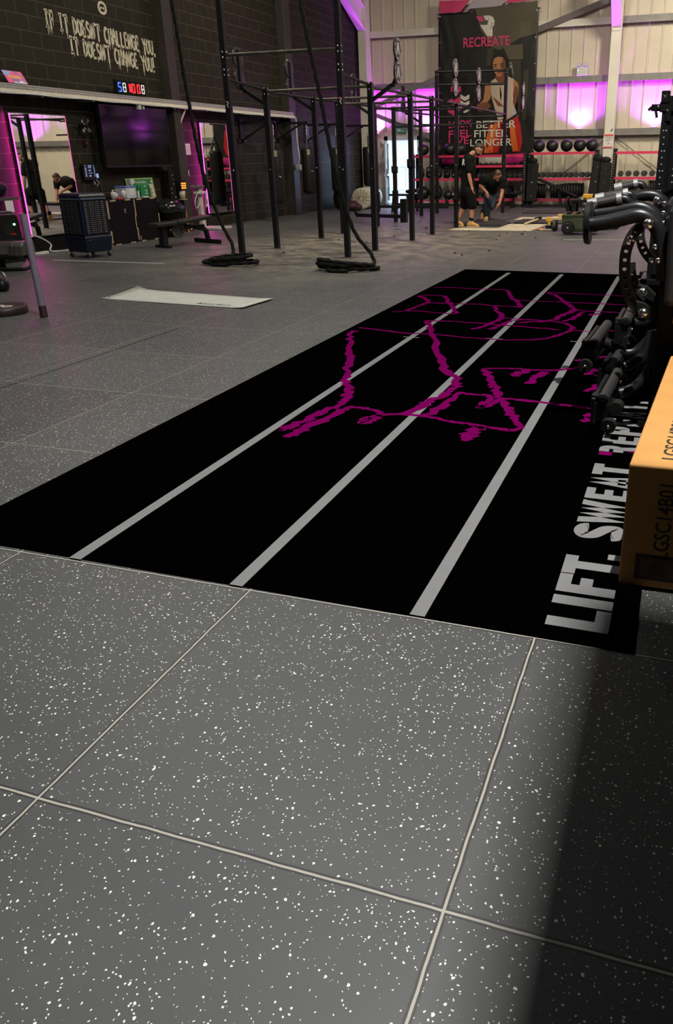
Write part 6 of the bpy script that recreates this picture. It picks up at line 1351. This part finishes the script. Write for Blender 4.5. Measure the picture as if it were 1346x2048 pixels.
GUN = mat('satin_black_machine', (.013, .013, .014), .36, .15, .1, 6, .03, spec=.45); PADM = mat('machine_pad', (.024, .024, .026), .45, 0, .1, 9, .08, bscale=200); FOAM = mat('grip_rubber', (.020, .019, .018), .5, 0, .2, 60, .15)
SATIN = mat('satin_steel', (.50, .49, .46), .38, .7, .08); QUAD = mat('quadrant_black', (.020, .019, .016), .42, .1, .1, 8)
mc = thing('weight_machine', 'black weight machine with curved handles and low rollers at the right edge beyond the carton', 'weight machine', (.2, 4.9, 0))
KD = 1.28
def PM(x, y, Y): return PY(x, y, Y * KD)
def path(pts, Y0, Y1=None):
    k = len(pts); return [PM(a, b, Y0 + ((Y1 or Y0) - Y0) * i / (k - 1)) for i, (a, b) in enumerate(pts)]
# frame: uprights, base rails and cross members, standing on the mat's edge
for y, x in ((4.28, -.045), (4.86, -.055), (5.70, -.06)):
    obj('upright', MB().bar((x + .03, y, .0095), (x + .0, y, 1.12), .13, .11), matte, mc, bevel=.014, seg=3)
for x in (-.015, 1.0): obj('base_rail', MB().bar((x, 4.2, .0545), (x, 6.2, .0545), .1, .085), matte, mc, bevel=.01)
for a, b, z in ((-.02, 4.28, .34), (-.02, 5.70, .34), (-.04, 4.86, .98)): obj('cross_member', MB().bar((a, b, z), (1.0, b, z), .1, .08), matte, mc, bevel=.01)
# pads seen edge-on at the right
for y, zt, xl in ((4.10, 1.20, -.092), (4.70, 1.20, -.122)):
    obj('back_pad', MB().prism([(0, 0), (.50, 0), (.50, .50), (.01, .50), (-.018, .45)], (xl + .022, y, zt - .50), (1, 0, 0), (0, 0, 1), -.11), PADM, mc, bevel=.03, seg=4)
# press arms with end discs
for (pts, Y, disc) in (([(1180, 449), (1215, 444), (1250, 436), (1272, 431), (1290, 434), (1306, 446), (1318, 466), (1324, 500), (1327, 560)], 3.30, (1177, 446)), ([(1192, 428), (1225, 424), (1258, 417), (1277, 415), (1296, 421), (1310, 433), (1320, 452)], 3.72, (1187, 425)), ([(1262, 397), (1285, 391), (1305, 391), (1320, 398), (1330, 410)], 4.35, None)):
    P = bez(path(pts, Y), 5); a_ = obj('press_arm', MB().tube(P, .0285 * KD, 18), GUN, mc)
    if disc:
        c = PM(*disc, Y); d = (P[0] - P[3]).normalized(); ax = (d + V((0, 0, .12))).normalized(); R1 = .105 if Y < 3.5 else .066
        obj('end_disc', MB().cyl(c - ax * .013, c + ax * .012, R1, R1 * .97, 34).cyl(c + ax * .012, c + ax * .018, R1 * .97, R1 * .85, 34), GUN, a_, bevel=.003)
# rubber grips with pale collars
for (pts, Y, bend) in (([(1184, 409), (1212, 404), (1239, 398)], 3.72, [(1239, 398), (1250, 398), (1258, 405), (1261, 420)]), ([(1199, 398), (1225, 392), (1252, 388)], 3.95, [(1252, 388), (1262, 391), (1267, 402), (1268, 412)]), ([(1236, 376), (1256, 372), (1272, 368)], 4.6, [(1272, 368), (1284, 370), (1291, 380), (1292, 392)])):
    P = path(pts, Y); g = obj('hand_grip', MB().tube(bez(P, 5), .0225 * KD, 16), FOAM, mc); B = bez(path(bend, Y), 5); obj('grip_bend', MB().tube(B, .0185 * KD, 14), GUN, g)
    d = (P[-1] - P[0]).normalized(); obj('collar', MB().cyl(P[0] - d * .022, P[0] + d * .03, .0255 * KD, n=20), SATIN, g); obj('collar', MB().cyl(P[-1] - d * .014, P[-1] + d * .014, .0255 * KD, n=20), SATIN, g)
    obj('collar_screw', MB().ell(P[0] - d * .018 + V((-.02, -.02, -.03)), (.014,) * 3, 8, 6), chrome, g)
# perforated adjuster quadrants
def quadrant(Y, pts, wid, holes):
    P = bez(path(pts, Y), 12); mb = MB(); nn_ = V((0, -1, 0)); n_ = len(P); th = V((0, .014, 0)); L, Rr, L2, R2 = [], [], [], []; hs = set(holes); wid *= KD
    for i, p in enumerate(P):
        t_ = (P[min(i + 1, n_ - 1)] - P[max(i - 1, 0)]).normalized(); s_ = t_.cross(nn_).normalized()
        k = .19 if (i in hs and i - 1 in hs) else .10
        L.append(p + s_ * wid / 2); Rr.append(p - s_ * wid / 2); L2.append(p + s_ * wid * k); R2.append(p - s_ * wid * k)
    for i in range(n_ - 1):
        for a, b in (((L, L2), (R2, Rr)) if i in hs else ((L, Rr),)):
            q_ = [a[i], b[i], b[i + 1], a[i + 1]]; mb.add(q_ + [p + th for p in q_], [(0, 3, 2, 1), (4, 5, 6, 7), (0, 1, 5, 4), (1, 2, 6, 5), (2, 3, 7, 6), (3, 0, 4, 7)])
    return mb
H3 = lambda a, b, st: [k + j for k in range(a, b, st) for j in (0, 1, 2)]
obj('adjuster_quadrant', quadrant(3.36, [(1282, 452), (1268, 466), (1258, 484), (1251, 508), (1249, 535), (1250, 562), (1256, 588), (1266, 606), (1280, 622)], .044, H3(8, 88, 8)), QUAD, mc)
obj('adjuster_quadrant', quadrant(3.80, [(1281, 455), (1280, 472), (1284, 492), (1292, 508), (1306, 524)], .040, H3(9, 42, 8)), QUAD, mc)
obj('adjuster_quadrant', quadrant(3.70, [(1262, 525), (1263, 548), (1269, 566), (1280, 582), (1294, 596)], .040, H3(12, 42, 9)), QUAD, mc)
for pts, Y in (([(1277, 570), (1294, 573), (1312, 590), (1306, 606), (1287, 597)], 3.50), ([(1271, 602), (1290, 607), (1310, 622), (1306, 640), (1284, 640), (1272, 622)], 3.32), ([(1263, 462), (1272, 449), (1284, 445), (1294, 452), (1280, 466)], 3.33)):
    q_ = path(pts, Y); c = q_[0]; obj('quadrant_bracket', MB().prism([(p.x - c.x, p.z - c.z) for p in q_][::-1], c, (1, 0, 0), (0, 0, 1), -.05), matte, mc, bevel=.006)
for (x, y, Y, r) in ((1297.5, 448, 3.20, .0205), (1294, 427, 3.60, .0185), (1315, 401, 4.20, .021), (1286, 584, 3.44, .0185), (1287, 626, 3.24, .0205)): obj('pivot_cap', MB().ell(PM(x, y, Y), (r * KD,) * 3, 20, 14), chrome, mc)
for (x, y, Y) in ((1310, 494, 3.22), (1316, 521, 3.22), (1303, 521, 3.24), (1266, 479, 3.33), (1259, 479, 3.33), (1329, 408, 3.34), (1327, 427, 3.34), (1328, 447, 3.34)): obj('bolt', MB().ell(PM(x, y, Y), (.014, .010, .014), 14, 10), chrome, mc)
# low roller units on curved arms
def roller(r0, r1, Y0, Y1, wheel, arm, Ya, tall=1.0):
    a, b = PM(*r0, Y0), PM(*r1, Y1); d = (b - a).normalized(); s = V((1, 0, 0)); h = .135 * tall
    mb = MB(); o_ = a + V((-.048, 0, .004)); L = (b - a).length
    mb.bar(o_ + V((0, 0, -h / 2)), o_ + d * L * .92 + V((0, 0, -h / 2)), .022, h, up=(0, 0, 1)).bar(a + V((-.012, 0, -.075)) + d * .01, b + V((-.012, 0, -.075)) - d * .02, .055, .10, up=(0, 0, 1))
    mb.bar(o_ + V((.004, .01, .004)), o_ + d * .055 + V((.004, 0, .004)), .034, .02, up=(0, 0, 1)); u = obj('roller_unit', mb, GUN, mc, bevel=.006)
    obj('roller', MB().cyl(a, b, .0225 * KD, n=20), FOAM, u); obj('roller_end', MB().cyl(a - d * .005, a, .015, .0225 * KD, 20), matte, u)
    c = PM(*wheel, Y0 - .02); w = obj('wheel', MB().cyl(c - d * .018, c + d * .018, .030 * KD, n=26), rubber, u); obj('wheel_axle', MB().ell(c - d * .019, (.010, .007, .010), 12, 8), chrome, w)
    P = path(arm, Ya, Ya + .05); obj('roller_arm', MB().tube(bez(P, 5), .0245 * KD, 16), GUN, mc)
    for k in (-1, 0, 1): obj('arm_screw', MB().ell(P[0] + V((-.012 + k * .012, -.04, -.03)), (.007, .007, .008), 8, 6), chrome, u)
roller((1206, 799), (1235, 745), 3.12, 3.42, (1217, 851), [(1238, 786), (1258, 781), (1278, 768), (1294, 748), (1306, 715), (1314, 660)], 3.34, 1.1)
roller((1217, 738), (1246, 697), 3.44, 3.72, (1242, 762), [(1246, 732), (1262, 729), (1276, 720), (1290, 704), (1306, 664)], 3.62)
roller((1184, 690), (1215, 649), 3.44, 3.76, (1171, 731), [(1206, 684), (1222, 690), (1238, 700), (1252, 706), (1276, 700), (1306, 672)], 3.66, .8)
roller((1251, 645), (1266, 614), 3.62, 3.92, (1258, 684), [(1266, 646), (1280, 644), (1294, 638), (1310, 622)], 3.74)
for (x0, y0), (x1, y1), r in (((1231, 818), (1236, 810), .027),): obj('wheel', MB().cyl(PM(x0, y0, 3.14), PM(x1, y1, 3.19), r * KD, n=24), rubber, mc)
obj('warning_label', MB().span((-.02, 4.215, .60), (.045, 4.222, .67)), mat('label_orange', (.50, .27, .06), .6), mc)
